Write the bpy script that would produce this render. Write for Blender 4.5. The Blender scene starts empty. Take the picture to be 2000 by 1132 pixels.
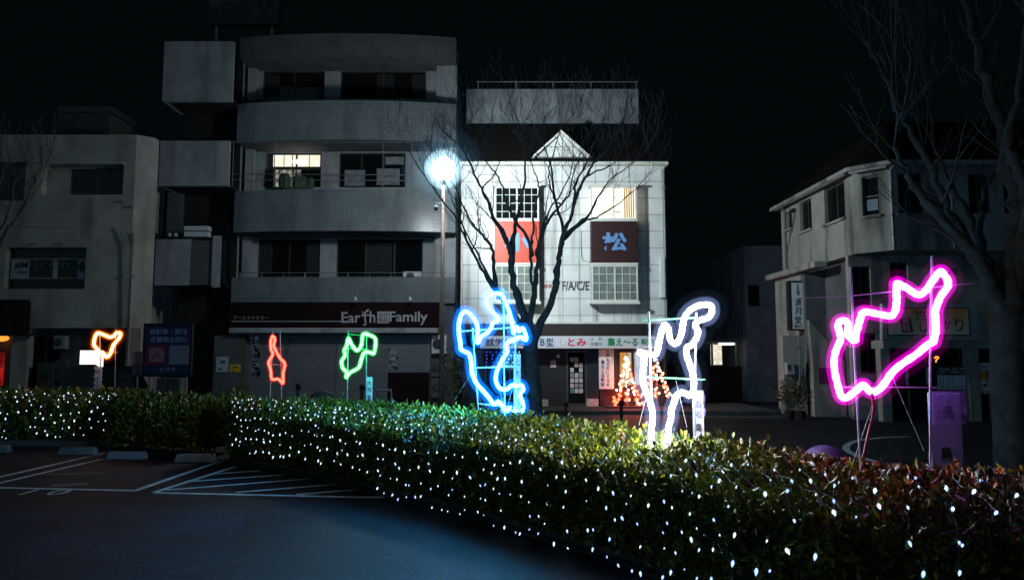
import bpy, math, random
import numpy as np
from mathutils import Vector, Matrix, noise
R = math.radians
rnd = random.Random(7)
sc = bpy.context.scene
col = sc.collection

# ------------------------------------------------------------------ camera, world, light, exposure
FPX = 26.0 / 36.0 * 2000.0
CAMH = 1.6
TILT = math.atan(134.0 / FPX)
cd = bpy.data.cameras.new('camera'); cam = bpy.data.objects.new('camera', cd); col.objects.link(cam)
cd.lens = 26.0; cd.sensor_width = 36.0; cd.clip_start = 0.05; cd.clip_end = 2000
cam.location = (0, 0, CAMH); cam.rotation_euler = (math.pi / 2 + TILT, 0, 0)
sc.camera = cam
w = bpy.data.worlds.new("World"); sc.world = w; w.use_nodes = True
bg = w.node_tree.nodes['Background']
bg.inputs['Color'].default_value = (0.0005, 0.0020, 0.0024, 1); bg.inputs['Strength'].default_value = 1.0
sd = bpy.data.lights.new('night_sun', 'SUN'); sd.energy = 0.075; sd.angle = R(40); sd.color = (0.46, 0.86, 1.0)  # broad fill added for the facades, in place of street lamps out of view
night_fill_obj = bpy.data.objects.new('night_sun', sd); col.objects.link(night_fill_obj)
night_fill_obj.rotation_euler = (R(66), 0, R(-36))
sc.view_settings.view_transform = 'Standard'; sc.view_settings.look = 'None'
sc.view_settings.exposure = 0.0; sc.view_settings.gamma = 1.0
try: sc.view_settings.use_curve_mapping = False
except Exception: pass
sc.render.engine = 'CYCLES'
sc.cycles.use_denoising = True
sc.cycles.max_bounces = 6; sc.cycles.diffuse_bounces = 3; sc.cycles.glossy_bounces = 3
sc.cycles.transparent_max_bounces = 16; sc.cycles.volume_bounces = 0
sc.cycles.sample_clamp_indirect = 2.0; sc.cycles.sample_clamp_direct = 8.0

# ------------------------------------------------------------------ pixel rays used to measure the place
CT, ST = math.cos(TILT), math.sin(TILT)
def ray(px, py):
    dx = (px - 1000.0) / FPX; dy = (566.0 - py) / FPX
    return Vector((dx, CT - dy * ST, ST + dy * CT))
def at(px, py, Y):
    d = ray(px, py); t = Y / d.y
    return Vector((d.x * t, Y, CAMH + d.z * t))
def G(px, py, z=0.0):
    d = ray(px, py); t = (z - CAMH) / d.z
    return Vector((d.x * t, d.y * t, z))
GZ = -0.3

class Plane:
    def __init__(s, p0, p1):
        s.p = Vector((p0[0], p0[1], 0)); s.u = Vector((p1[0] - p0[0], p1[1] - p0[1], 0)).normalized()
        s.n = Vector((s.u.y, -s.u.x, 0))
    def hit(s, px, py, off=0.0):
        d = ray(px, py); o = Vector((0, 0, CAMH)); q = s.p + s.n * off
        t = (q - o).dot(s.n) / d.dot(s.n)
        h = o + d * t
        return ((h - s.p).dot(s.u), h.z)
    def w(s, u, z, off=0.0):
        v = s.p + s.u * u + s.n * off
        return Vector((v.x, v.y, z))
    def rect(s, x0, y0, x1, y1, off=0.0):
        a = s.hit(x0, (y0 + y1) / 2, off); b = s.hit(x1, (y0 + y1) / 2, off)
        c = s.hit((x0 + x1) / 2, y0, off); e = s.hit((x0 + x1) / 2, y1, off)
        return (min(a[0], b[0]), max(a[0], b[0]), min(c[1], e[1]), max(c[1], e[1]))
def front(Y): return Plane((0, Y), (1, Y))

# ------------------------------------------------------------------ materials
MATS = {}
def mat(name, c, rough=0.7, var=0.15, scale=3.0, bump=0.0, bscale=40.0, metal=0.0, spec=0.5, stain=None, grid=None, attr=False, coat=0.0, trans=0.0, grain=0.0):
    if name in MATS: return MATS[name]
    m = bpy.data.materials.new(name); MATS[name] = m; m.use_nodes = True
    nt = m.node_tree; N = nt.nodes; L = nt.links
    b = N['Principled BSDF']; b.inputs['Roughness'].default_value = rough; b.inputs['Metallic'].default_value = metal
    b.inputs['Specular IOR Level'].default_value = spec; b.inputs['Coat Weight'].default_value = coat
    tc = N.new('ShaderNodeTexCoord'); co = tc.outputs['Object']
    nz = N.new('ShaderNodeTexNoise'); nz.inputs['Scale'].default_value = scale; nz.inputs['Detail'].default_value = 6
    nz.inputs['Roughness'].default_value = 0.65
    L.new(co, nz.inputs['Vector'])
    cr = N.new('ShaderNodeMix'); cr.data_type = 'RGBA'
    lo = [x * (1 - var) for x in c]; hi = [min(1, x * (1 + var)) for x in c]
    cr.inputs['A'].default_value = (*lo, 1); cr.inputs['B'].default_value = (*hi, 1)
    mr = N.new('ShaderNodeMapRange'); mr.inputs[1].default_value = 0.35; mr.inputs[2].default_value = 0.65
    L.new(nz.outputs['Fac'], mr.inputs[0]); L.new(mr.outputs[0], cr.inputs['Factor'])
    out = cr.outputs['Result']
    if attr:
        at_ = N.new('ShaderNodeAttribute'); at_.attribute_name = 'tint'
        mx = N.new('ShaderNodeMix'); mx.data_type = 'RGBA'; mx.blend_type = 'MULTIPLY'; mx.inputs['Factor'].default_value = 1
        L.new(out, mx.inputs['A']); L.new(at_.outputs['Color'], mx.inputs['B']); out = mx.outputs['Result']
    if stain:   # rain streaks running down: noise stretched vertically
        mp = N.new('ShaderNodeMapping'); mp.inputs['Scale'].default_value = (stain[1], stain[1], 0.22)
        L.new(co, mp.inputs['Vector'])
        n2 = N.new('ShaderNodeTexNoise'); n2.inputs['Scale'].default_value = 1.0; n2.inputs['Detail'].default_value = 5
        L.new(mp.outputs[0], n2.inputs['Vector'])
        r2 = N.new('ShaderNodeMapRange'); r2.inputs[1].default_value = 0.5; r2.inputs[2].default_value = 0.66; r2.inputs[4].default_value = stain[0]
        L.new(n2.outputs['Fac'], r2.inputs[0])
        mx = N.new('ShaderNodeMix'); mx.data_type = 'RGBA'; mx.inputs['B'].default_value = (c[0] * .25, c[1] * .24, c[2] * .2, 1)
        L.new(out, mx.inputs['A']); L.new(r2.outputs[0], mx.inputs['Factor']); out = mx.outputs['Result']
    if grain:
        for gs, lo_ in ((28, 1 - grain), (5, .75), (.8, .6)):
            ng = N.new('ShaderNodeTexNoise'); ng.inputs['Scale'].default_value = gs; ng.inputs['Detail'].default_value = 4; L.new(co, ng.inputs['Vector'])
            rg_ = N.new('ShaderNodeMapRange'); rg_.inputs[1].default_value = .4; rg_.inputs[2].default_value = .6; rg_.inputs[3].default_value = lo_; rg_.inputs[4].default_value = 1.25
            L.new(ng.outputs['Fac'], rg_.inputs[0]); mg_ = N.new('ShaderNodeMix'); mg_.data_type = 'RGBA'; mg_.blend_type = 'MULTIPLY'; mg_.inputs['Factor'].default_value = 1
            L.new(out, mg_.inputs['A']); L.new(rg_.outputs[0], mg_.inputs['B']); out = mg_.outputs['Result']
        vo = N.new('ShaderNodeTexVoronoi'); vo.feature = 'DISTANCE_TO_EDGE'; vo.inputs['Scale'].default_value = .35
        wn_ = N.new('ShaderNodeTexNoise'); wn_.inputs['Scale'].default_value = 2.0; L.new(co, wn_.inputs['Vector'])
        av = N.new('ShaderNodeMix'); av.data_type = 'VECTOR'; av.inputs['Factor'].default_value = .25; L.new(co, av.inputs['A']); L.new(wn_.outputs['Color'], av.inputs['B']); L.new(av.outputs['Result'], vo.inputs['Vector'])
        cr_ = N.new('ShaderNodeMapRange'); cr_.inputs[1].default_value = 0.0; cr_.inputs[2].default_value = .012; cr_.inputs[3].default_value = .35; cr_.inputs[4].default_value = 1
        L.new(vo.outputs['Distance'], cr_.inputs[0]); mg_ = N.new('ShaderNodeMix'); mg_.data_type = 'RGBA'; mg_.blend_type = 'MULTIPLY'; mg_.inputs['Factor'].default_value = 1
        L.new(out, mg_.inputs['A']); L.new(cr_.outputs[0], mg_.inputs['B']); out = mg_.outputs['Result']
    hgt = None
    if grid:    # tile or panel joints: (width, height, joint, joint colour factor, stagger)
        mp = N.new('ShaderNodeMapping'); mp.inputs['Rotation'].default_value = (R(-90), 0, 0)
        L.new(co, mp.inputs['Vector'])
        bt = N.new('ShaderNodeTexBrick'); bt.offset = grid[4]; bt.squash = 1
        bt.inputs['Color1'].default_value = (1, 1, 1, 1); bt.inputs['Color2'].default_value = (.86, .86, .86, 1); bt.inputs['Mortar'].default_value = (grid[3],) * 3 + (1,)
        bt.inputs['Scale'].default_value = 1; bt.inputs['Brick Width'].default_value = grid[0]; bt.inputs['Row Height'].default_value = grid[1]
        bt.inputs['Mortar Size'].default_value = grid[2]; bt.inputs['Mortar Smooth'].default_value = .2
        L.new(mp.outputs[0], bt.inputs['Vector'])
        mx = N.new('ShaderNodeMix'); mx.data_type = 'RGBA'; mx.blend_type = 'MULTIPLY'; mx.inputs['Factor'].default_value = 1
        L.new(out, mx.inputs['A']); L.new(bt.outputs['Color'], mx.inputs['B']); out = mx.outputs['Result']; hgt = bt.outputs['Color']
    L.new(out, b.inputs['Base Color'])
    if bump:
        n3 = N.new('ShaderNodeTexNoise'); n3.inputs['Scale'].default_value = bscale; n3.inputs['Detail'].default_value = 5
        L.new(co, n3.inputs['Vector'])
        bp = N.new('ShaderNodeBump'); bp.inputs['Strength'].default_value = bump; bp.inputs['Distance'].default_value = 0.02
        L.new(n3.outputs['Fac'], bp.inputs['Height']); L.new(bp.outputs[0], b.inputs['Normal'])
        if hgt is not None:
            b2 = N.new('ShaderNodeBump'); b2.inputs['Strength'].default_value = .5; b2.inputs['Distance'].default_value = 0.01
            L.new(hgt, b2.inputs['Height']); L.new(bp.outputs[0], b2.inputs['Normal']); L.new(b2.outputs[0], b.inputs['Normal'])
    if trans:
        b.inputs['Transmission Weight'].default_value = trans
    return m
def glow(name, c, s, c2=None, scale=1.5):
    if name in MATS: return MATS[name]
    m = bpy.data.materials.new(name); MATS[name] = m; m.use_nodes = True
    N = m.node_tree.nodes; L = m.node_tree.links
    N.remove(N['Principled BSDF']); e = N.new('ShaderNodeEmission')
    e.inputs['Color'].default_value = (*c, 1); e.inputs['Strength'].default_value = s
    if c2:
        tc = N.new('ShaderNodeTexCoord'); nz = N.new('ShaderNodeTexNoise'); nz.inputs['Scale'].default_value = scale
        L.new(tc.outputs['Object'], nz.inputs['Vector'])
        mr = N.new('ShaderNodeMapRange'); mr.inputs[1].default_value = 0.4; mr.inputs[2].default_value = 0.6
        mx = N.new('ShaderNodeMix'); mx.data_type = 'RGBA'; mx.inputs['A'].default_value = (*c, 1); mx.inputs['B'].default_value = (*c2, 1)
        L.new(nz.outputs['Fac'], mr.inputs[0]); L.new(mr.outputs[0], mx.inputs['Factor']); L.new(mx.outputs['Result'], e.inputs['Color'])
    L.new(e.outputs[0], N['Material Output'].inputs['Surface'])
    return m
def bloom_volume(name, c, s):
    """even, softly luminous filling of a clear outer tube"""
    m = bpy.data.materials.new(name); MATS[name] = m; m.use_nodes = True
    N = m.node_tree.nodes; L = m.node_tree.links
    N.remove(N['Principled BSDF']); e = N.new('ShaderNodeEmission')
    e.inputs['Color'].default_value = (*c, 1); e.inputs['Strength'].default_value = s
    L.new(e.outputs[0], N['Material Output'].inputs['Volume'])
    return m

M_asph = mat('asphalt', (.008, .022, .037), .6, .45, .5, .8, 160, spec=.25, grain=.6)  # blue of the neon light is put into the asphalt colour
M_paint = mat('road_paint', (.55, .66, .7), .7, .35, 6, .3, 120)
M_paintw = mat('worn_road_paint', (.13, .13, .13), .8, .5, 9, .3, 120)
M_conc = mat('concrete', (.2, .2, .2), .85, .3, 4, .4, 60)
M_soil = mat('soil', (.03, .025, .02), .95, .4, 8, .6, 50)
M_white = mat('white_facade_panel', (.66, .67, .65), .6, .08, 1.2, .06, 30, stain=(.6, 2.2), grid=(.645, .645, .014, .35, 0))
M_tile = mat('grey_glazed_tile', (.17, .2, .215), .24, .14, 1.1, .1, 30, grid=(.15, .15, .012, .68, 0), stain=(.35, 1.4))
M_tile_plain = mat('pale_render', (.32, .34, .35), .85, .15, 1.4, .2, 40, stain=(.4, 1.6))
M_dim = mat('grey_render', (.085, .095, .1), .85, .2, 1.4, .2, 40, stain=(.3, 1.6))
M_left = mat('stained_beige_render', (.44, .42, .37), .9, .22, .9, .3, 30, stain=(.5, 1.1))
M_right = mat('weathered_cream_render', (.25, .25, .225), .85, .16, 1.2, .2, 30, stain=(.9, 1.5))
M_black = mat('dark_shadow_board', (.012, .013, .014), .8, .3)  # one even near-black colour for slabs, frames, bollards, car and mat
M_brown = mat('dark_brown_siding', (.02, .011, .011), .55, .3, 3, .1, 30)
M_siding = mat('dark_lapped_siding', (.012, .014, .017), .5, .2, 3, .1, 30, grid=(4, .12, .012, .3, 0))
M_roof = mat('brown_roof_slate', (.006, .0045, .0045), .95, .35, 4, .3, 30, grid=(.3, .22, .012, .4, .5), spec=.1)
M_red = mat('red_ribbed_panel', (.5, .045, .012), .5, .12, 2, .05, 20)
M_dred = mat('dark_red_ribbed_panel', (.028, .004, .005), .6, .15, 2, .05, 20)
M_lblue = mat('pale_blue_letter', (.12, .26, .52), .5, .05)
M_frame = mat('aluminium_frame', (.3, .31, .31), .45, .08, 4, 0, metal=.3)
M_wframe = mat('cream_window_frame', (.6, .6, .55), .5, .08)
M_dframe = mat('dark_bronze_frame', (.05, .045, .04), .45, .1)
M_glass = mat('dark_window_glass', (.006, .008, .009), .05, .1, spec=.22)
M_gglass = mat('curtained_glass', (.16, .19, .17), .25, .25, 3)
M_shut = mat('roller_shutter', (.17, .18, .19), .5, .12, 2, grid=(6, .09, .01, .5, 0))
M_sign = mat('white_sign_face', (.62, .64, .66), .45, .06)
M_ink = mat('black_ink', (.015, .015, .02), .5, 0)
M_navy = mat('navy_letter', (.015, .035, .2), .5, 0)
M_pink = mat('crimson_letter', (.62, .01, .06), .5, 0)
M_green = mat('green_letter', (.01, .22, .08), .5, 0)
M_fascia = mat('maroon_shop_fascia', (.014, .006, .008), .8, .2, spec=.1)
M_silver = mat('dull_silver_letter', (.42, .42, .42), .45, .1)
M_metal = mat('grey_metal', (.22, .23, .24), .45, .2, 5, 0, metal=.5)
M_pole = mat('brown_painted_pole', (.17, .11, .085), .5, .25, 6)
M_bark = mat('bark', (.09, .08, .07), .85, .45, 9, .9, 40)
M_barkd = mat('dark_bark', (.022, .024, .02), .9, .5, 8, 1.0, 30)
M_leaf = mat('hedge_leaf', (1, 1, 1), .35, .1, 30, attr=True, spec=.6)
M_brick = mat('pale_brick', (.42, .4, .36), .8, .2, 6, .2, 60, grid=(.2, .09, .012, .45, .5))
M_wire = mat('light_net_cable', (.16, .18, .17), .5, .1)
M_vinyl = mat('clear_vinyl', (.55, .56, .6), .12, .1, 4, .8, 9, coat=.6)
M_stake = mat('green_garden_stake', (.1, .42, .22), .4, .15)
M_stakew = mat('white_pvc_stake', (.3, .33, .33), .4, .1)
M_board = mat('dark_blue_notice', (.018, .03, .11), .5, .3, 2)
M_signred = mat('notice_red', (.4, .012, .03), .5, .1)
M_pinkpanel = mat('pale_pink_panel', (.42, .26, .3), .5, .1)
M_paper = mat('paper', (.4, .42, .45), .7, .15, 8)
M_yellow = mat('yellow_print', (.65, .38, .02), .6, .1)
M_orangep = mat('orange_print', (.6, .2, .05), .6, .35, 2)
M_hood = mat('purple_black_cover', (.05, .02, .09), .5, .2)

# ------------------------------------------------------------------ mesh helpers
class MB:
    def __init__(s): s.v = []; s.f = []; s.mi = []; s.m = 0
    def add(s, vs, fs):
        o = len(s.v); s.v += [tuple(v) for v in vs]; s.f += [tuple(i + o for i in f) for f in fs]; s.mi += [s.m] * len(fs)
    def box(s, x0, x1, y0, y1, z0, z1):
        s.add([(x0, y0, z0), (x1, y0, z0), (x1, y1, z0), (x0, y1, z0), (x0, y0, z1), (x1, y0, z1), (x1, y1, z1), (x0, y1, z1)],
              [(0, 3, 2, 1), (4, 5, 6, 7), (0, 1, 5, 4), (1, 2, 6, 5), (2, 3, 7, 6), (3, 0, 4, 7)])
    def pbox(s, pl, u0, u1, z0, z1, o0, o1):
        """box on a plane; o1 is nearer the viewer"""
        vs = [pl.w(u0, z0, o1), pl.w(u1, z0, o1), pl.w(u1, z0, o0), pl.w(u0, z0, o0), pl.w(u0, z1, o1), pl.w(u1, z1, o1), pl.w(u1, z1, o0), pl.w(u0, z1, o0)]
        s.add(vs, [(0, 3, 2, 1), (4, 5, 6, 7), (0, 1, 5, 4), (1, 2, 6, 5), (2, 3, 7, 6), (3, 0, 4, 7)])
    def prism(s, pts, z0, z1):
        n = len(pts); vs = [(p[0], p[1], z0) for p in pts] + [(p[0], p[1], z1) for p in pts]
        s.add(vs, [tuple(range(n))[::-1], tuple(range(n, 2 * n))] + [(i, (i + 1) % n, n + (i + 1) % n, n + i) for i in range(n)])
    def pprism(s, pl, uz, o0, o1):
        n = len(uz); vs = [pl.w(u, z, o1) for u, z in uz] + [pl.w(u, z, o0) for u, z in uz]
        s.add(vs, [tuple(range(n)), tuple(range(n, 2 * n))[::-1]] + [(i, n + i, n + (i + 1) % n, (i + 1) % n) for i in range(n)])
    def tube(s, pts, rad, n=6, closed=False, cap=True):
        pts = [Vector(p) for p in pts]; m = len(pts)
        if isinstance(rad, (int, float)): rad = [rad] * m
        rings = []; prev = None
        for i, p in enumerate(pts):
            a = pts[(i - 1) % m] if (closed or i > 0) else p; b = pts[(i + 1) % m] if (closed or i < m - 1) else p
            t = (b - a).normalized() if (b - a).length > 1e-9 else Vector((0, 0, 1))
            if prev is None: x = t.orthogonal().normalized()
            else:
                x = prev - t * prev.dot(t)
                x = x.normalized() if x.length > 1e-6 else t.orthogonal().normalized()
            prev = x; y = t.cross(x)
            rings.append([p + (x * math.cos(k * 2 * math.pi / n) + y * math.sin(k * 2 * math.pi / n)) * rad[i] for k in range(n)])
        vs = [v for r_ in rings for v in r_]; fs = []
        for i in range(m if closed else m - 1):
            j = (i + 1) % m; sh = 0
            if closed and j == 0:
                sh = min(range(n), key=lambda q: (rings[i][0] - rings[0][q]).length)
            for k in range(n):
                k2 = (k + 1) % n
                fs.append((i * n + k, i * n + k2, j * n + (k2 + sh) % n, j * n + (k + sh) % n))
        if cap and not closed:
            fs.append(tuple(range(n))[::-1]); fs.append(tuple((m - 1) * n + k for k in range(n)))
        s.add(vs, fs)
    def sphere(s, c, r, n=10, m=6, sx=1, sy=1, sz=1, z0=-1.0):
        vs = []; fs = []
        for i in range(m + 1):
            ph = math.asin(z0) + (math.pi / 2 - math.asin(z0)) * i / m
            for k in range(n):
                a = 2 * math.pi * k / n
                vs.append((c[0] + r * sx * math.cos(ph) * math.cos(a), c[1] + r * sy * math.cos(ph) * math.sin(a), c[2] + r * sz * math.sin(ph)))
        for i in range(m):
            for k in range(n): fs.append((i * n + k, i * n + (k + 1) % n, (i + 1) * n + (k + 1) % n, (i + 1) * n + k))
        s.add(vs, fs)
    def build(s, name, mats, parent=None, smooth=False, bevel=0):
        me = bpy.data.meshes.new(name); me.from_pydata(s.v, [], s.f)
        for m_ in (mats if isinstance(mats, (list, tuple)) else [mats]): me.materials.append(m_)
        if max(s.mi, default=0): me.polygons.foreach_set('material_index', s.mi)
        if smooth: me.polygons.foreach_set('use_smooth', [True] * len(me.polygons))
        me.update()
        o = bpy.data.objects.new(name, me); col.objects.link(o)
        if bevel:
            b = o.modifiers.new('edge', 'BEVEL'); b.width = bevel; b.segments = 2; b.limit_method = 'ANGLE'; b.angle_limit = R(40)
        if parent is not None: kid(o, parent)
        return o
def kid(o, parent):
    o.parent = parent
    o.matrix_parent_inverse = Matrix.Translation(-world_loc(parent))
def world_loc(o):
    v = Vector(o.location)
    return v if o.parent is None else v  # children are built in world coordinates, their own location stays zero
def tag(o, label, cat, group=None):
    o['label'] = label; o['category'] = cat
    if group: o['group'] = group
    return o
def thing(name, loc, label, cat, group=None):
    o = bpy.data.objects.new(name, None); col.objects.link(o); o.location = loc; o.empty_display_size = .2
    return tag(o, label, cat, group)
def struct(o, kind='structure'): o['kind'] = kind; return o

def wall(pl, u0, u1, z0, z1, holes, t, name, m, parent):
    """wall sheet with real openings whose reveals run t deep, plus closed ends"""
    us = sorted({u0, u1, *[min(max(h[i], u0), u1) for h in holes for i in (0, 1)]}); zs = sorted({z0, z1, *[min(max(h[i], z0), z1) for h in holes for i in (2, 3)]})
    mb = MB()
    for a, b in zip(us, us[1:]):
        for c, d in zip(zs, zs[1:]):
            mu, mz = (a + b) / 2, (c + d) / 2
            if any(h[0] < mu < h[1] and h[2] < mz < h[3] for h in holes): continue
            mb.add([pl.w(a, c), pl.w(b, c), pl.w(b, d), pl.w(a, d)], [(0, 1, 2, 3)])
    for a, b, c, d in [(max(h[0], u0), min(h[1], u1), max(h[2], z0), min(h[3], z1)) for h in holes]:
        q = [pl.w(a, c), pl.w(b, c), pl.w(b, d), pl.w(a, d)]; r_ = [pl.w(a, c, -t), pl.w(b, c, -t), pl.w(b, d, -t), pl.w(a, d, -t)]
        mb.add(q + r_, [(0, 4, 5, 1), (1, 5, 6, 2), (2, 6, 7, 3), (3, 7, 4, 0)])
    q = [pl.w(u0, z0), pl.w(u1, z0), pl.w(u1, z1), pl.w(u0, z1)]; r_ = [pl.w(u0, z0, -t), pl.w(u1, z0, -t), pl.w(u1, z1, -t), pl.w(u0, z1, -t)]
    mb.add(q + r_, [(0, 1, 5, 4), (1, 2, 6, 5), (2, 3, 7, 6), (3, 0, 4, 7)])
    return mb.build(name, m, parent)
def window(pl, rc, off, parent, cols=2, rows=1, fm=None, gm=None, fw=.05, bar=.02, name='window'):
    u0, u1, z0, z1 = rc; mb = MB(); fm = fm or M_frame; gm = gm or M_glass
    mb.pbox(pl, u0, u1, z0, z0 + fw, off - .03, off + .03); mb.pbox(pl, u0, u1, z1 - fw, z1, off - .03, off + .03)
    mb.pbox(pl, u0, u0 + fw, z0 + fw, z1 - fw, off - .028, off + .028); mb.pbox(pl, u1 - fw, u1, z0 + fw, z1 - fw, off - .028, off + .028)
    for i in range(1, cols):
        u = u0 + (u1 - u0) * i / cols; b = fw * .5 if (cols <= 3 or i == cols // 2) else bar / 2
        mb.pbox(pl, u - b, u + b, z0 + fw, z1 - fw, off - .022, off + .022)
    for j in range(1, rows):
        z = z0 + (z1 - z0) * j / rows
        mb.pbox(pl, u0 + fw, u1 - fw, z - bar / 2, z + bar / 2, off - .018, off + .018)
    f = mb.build(name, fm, parent)
    g = MB(); g.pbox(pl, u0 + fw * .5, u1 - fw * .5, z0 + fw * .5, z1 - fw * .5, off - .012, off - .004)
    g.build('pane', gm, f)
    return f
def text(body, pl, rc, off, m, parent, name='lettering', bold=0.0, thick=.004, keep=False, shear=0.0, spacing=1.0, line=1.0):
    cu = bpy.data.curves.new('t', 'FONT'); cu.body = body; cu.size = 1; cu.extrude = thick; cu.offset = bold; cu.shear = shear
    cu.align_x = 'CENTER'; cu.space_character = spacing; cu.space_line = line; cu.resolution_u = 3
    o = bpy.data.objects.new('t', cu); col.objects.link(o)
    dg = bpy.context.evaluated_depsgraph_get(); dg.update()
    me = bpy.data.meshes.new_from_object(o.evaluated_get(dg)); me.name = name
    bpy.data.objects.remove(o); bpy.data.curves.remove(cu)
    n = len(me.vertices)
    if n == 0: return None
    a = np.empty(n * 3); me.vertices.foreach_get('co', a); a = a.reshape(-1, 3)
    lo = a.min(0); hi = a.max(0); u0, u1, z0, z1 = rc
    sx = (u1 - u0) / max(1e-6, hi[0] - lo[0]); sz = (z1 - z0) / max(1e-6, hi[1] - lo[1])
    if keep: sx = sz = min(sx, sz)
    cu_, cz = (u0 + u1) / 2, (z0 + z1) / 2; mx, mz = (lo[0] + hi[0]) / 2, (lo[1] + hi[1]) / 2
    out = np.empty_like(a)
    U = cu_ + (a[:, 0] - mx) * sx; Z = cz + (a[:, 1] - mz) * sz; O = off + a[:, 2]
    out[:, 0] = pl.p.x + pl.u.x * U + pl.n.x * O; out[:, 1] = pl.p.y + pl.u.y * U + pl.n.y * O; out[:, 2] = Z
    me.vertices.foreach_set('co', out.ravel()); me.materials.clear(); me.materials.append(m); me.update()
    t = bpy.data.objects.new(name, me); col.objects.link(t)
    if parent is not None: kid(t, parent)
    return t
def catmull(p, closed=True, k=5):
    p = [Vector(q) for q in p]; n = len(p); out = []
    for i in range(n if closed else n - 1):
        g = (lambda j: p[j % n]) if closed else (lambda j: p[min(max(j, 0), n - 1)])
        a, b, c, d = g(i - 1), g(i), g(i + 1), g(i + 2)
        for q in range(k):
            t = q / k
            out.append(.5 * ((2 * b) + (c - a) * t + (2 * a - 5 * b + 4 * c - d) * t * t + (3 * b - a - 3 * c + d) * t ** 3))
    if not closed: out.append(p[-1])
    return out
def base_pt(pl, u, off=0, z=GZ): return pl.w(u, z, off)

# ------------------------------------------------------------------ ground
def gz(y): return 0.0 if y < 17 else (GZ if y > 23 else GZ * (y - 17) / 6)
mb = MB()
ys = [-30, 0, 5, 10, 14, 17, 18, 19, 20, 21, 22, 23, 26, 40, 80, 300]
for y in ys: mb.v += [(-300, y, gz(y)), (300, y, gz(y))]
for i in range(len(ys) - 1): mb.f.append((2 * i, 2 * i + 1, 2 * i + 3, 2 * i + 2)); mb.mi.append(0)
struct(mb.build('ground', M_asph))
mb = MB()
mb.box(-40, 9.2, 25.6, 60, GZ - .2, GZ + .12)
struct(mb.build('pavement', mat('pavement_slab', (.03, .033, .036), .85, .3, 2, .4, 60, grain=.4), bevel=.02))
def stripe(pts, wd, z=.004):
    mbq = MB()
    for a, b in zip(pts, pts[1:]):
        a = Vector(a); b = Vector(b); t = (b - a).normalized(); n = Vector((-t.y, t.x, 0)) * wd / 2
        mbq.add([a - n, b - n, b + n, a + n], [(0, 1, 2, 3)])
    for i, v in enumerate(mbq.v): mbq.v[i] = (v[0], v[1], gz(v[1]) + z)
    return mbq
def gp(l): return [G(x, y) for x, y in l]
def join(*ms):
    r_ = MB()
    for k, q in enumerate(ms):
        o = len(r_.v); r_.v += [(v[0], v[1], v[2] + .0006 * k) for v in q.v]; r_.f += [tuple(i + o for i in f) for f in q.f]; r_.mi += [0] * len(q.f)
    return r_
bay = join(*[stripe(gp(l), .085) for l in ([(-60, 945), (205, 884)], [(-60, 957), (200, 896)], [(-60, 951), (262, 958)], [(262, 959), (432, 900)])])
struct(bay.build('road_marking', M_paint))
hat = join(*[stripe(gp(l), .085) for l in ([(302, 961), (460, 911)], [(302, 962), (751, 972)], [(410, 926), (508, 919)], [(372, 940), (558, 927)], [(325, 957), (606, 935)],
           [(462, 962), (655, 946)], [(579, 966), (702, 956)], [(690, 972), (751, 969)])])
struct(hat.build('road_marking', M_paint))
wn = join(stripe(gp([(100, 948), (170, 945)]), .22), stripe(gp([(75, 926), (205, 924)]), .1))
struct(wn.build('road_marking', M_paintw))
class Flat:
    pass
# painted stall number 10, read from the driving lane
fl = Plane((0, 0), (1, 0))
t10 = text('1 0', fl, (-.55, .55, -.2, .2), 0, M_paint, None, 'road_marking')
if t10:
    c10 = G(93, 961)
    me = t10.data
    for v in me.vertices: v.co = Vector((c10.x + v.co.x * .45, c10.y + v.co.z * .9, .005 + (0.001 if v.co.y < 0 else 0)))
    struct(t10)
arc = stripe(catmull([G(x, y, 0) for x, y in [(1775, 852), (1715, 855), (1672, 861), (1653, 871), (1660, 883), (1695, 897), (1745, 909), (1800, 925)]], False, 4), .12)
struct(arc.build('road_marking', M_paint))
mb = stripe([(-40, 24.4, 0), (9, 24.4, 0)], .15, .004); struct(mb.build('road_marking', M_paintw))
for x, y, lb in [(-22, 884, 'concrete wheel stop at the left picture edge'), (147, 888, 'concrete wheel stop nearest the end of the lit left hedge'), (243, 897, 'middle concrete wheel stop between the two double white lines'), (378, 902, 'concrete wheel stop beside the top of the hatched zone')]:
    p = G(x, y); o = MB()
    o.v = [(-.31, 0, 0), (.31, 0, 0), (.31, .16, 0), (-.31, .16, 0), (-.285, .025, .12), (.285, .025, .12), (.285, .135, .12), (-.285, .135, .12)]
    o.v = [(p.x + a, p.y + b, c) for a, b, c in o.v]
    o.f = [(0, 3, 2, 1), (4, 5, 6, 7), (0, 1, 5, 4), (1, 2, 6, 5), (2, 3, 7, 6), (3, 0, 4, 7)]; o.mi = [0] * 6
    tag(o.build('wheel_stop', M_conc, bevel=.012), lb, 'wheel stop', 'concrete wheel stops in the car park')

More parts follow.
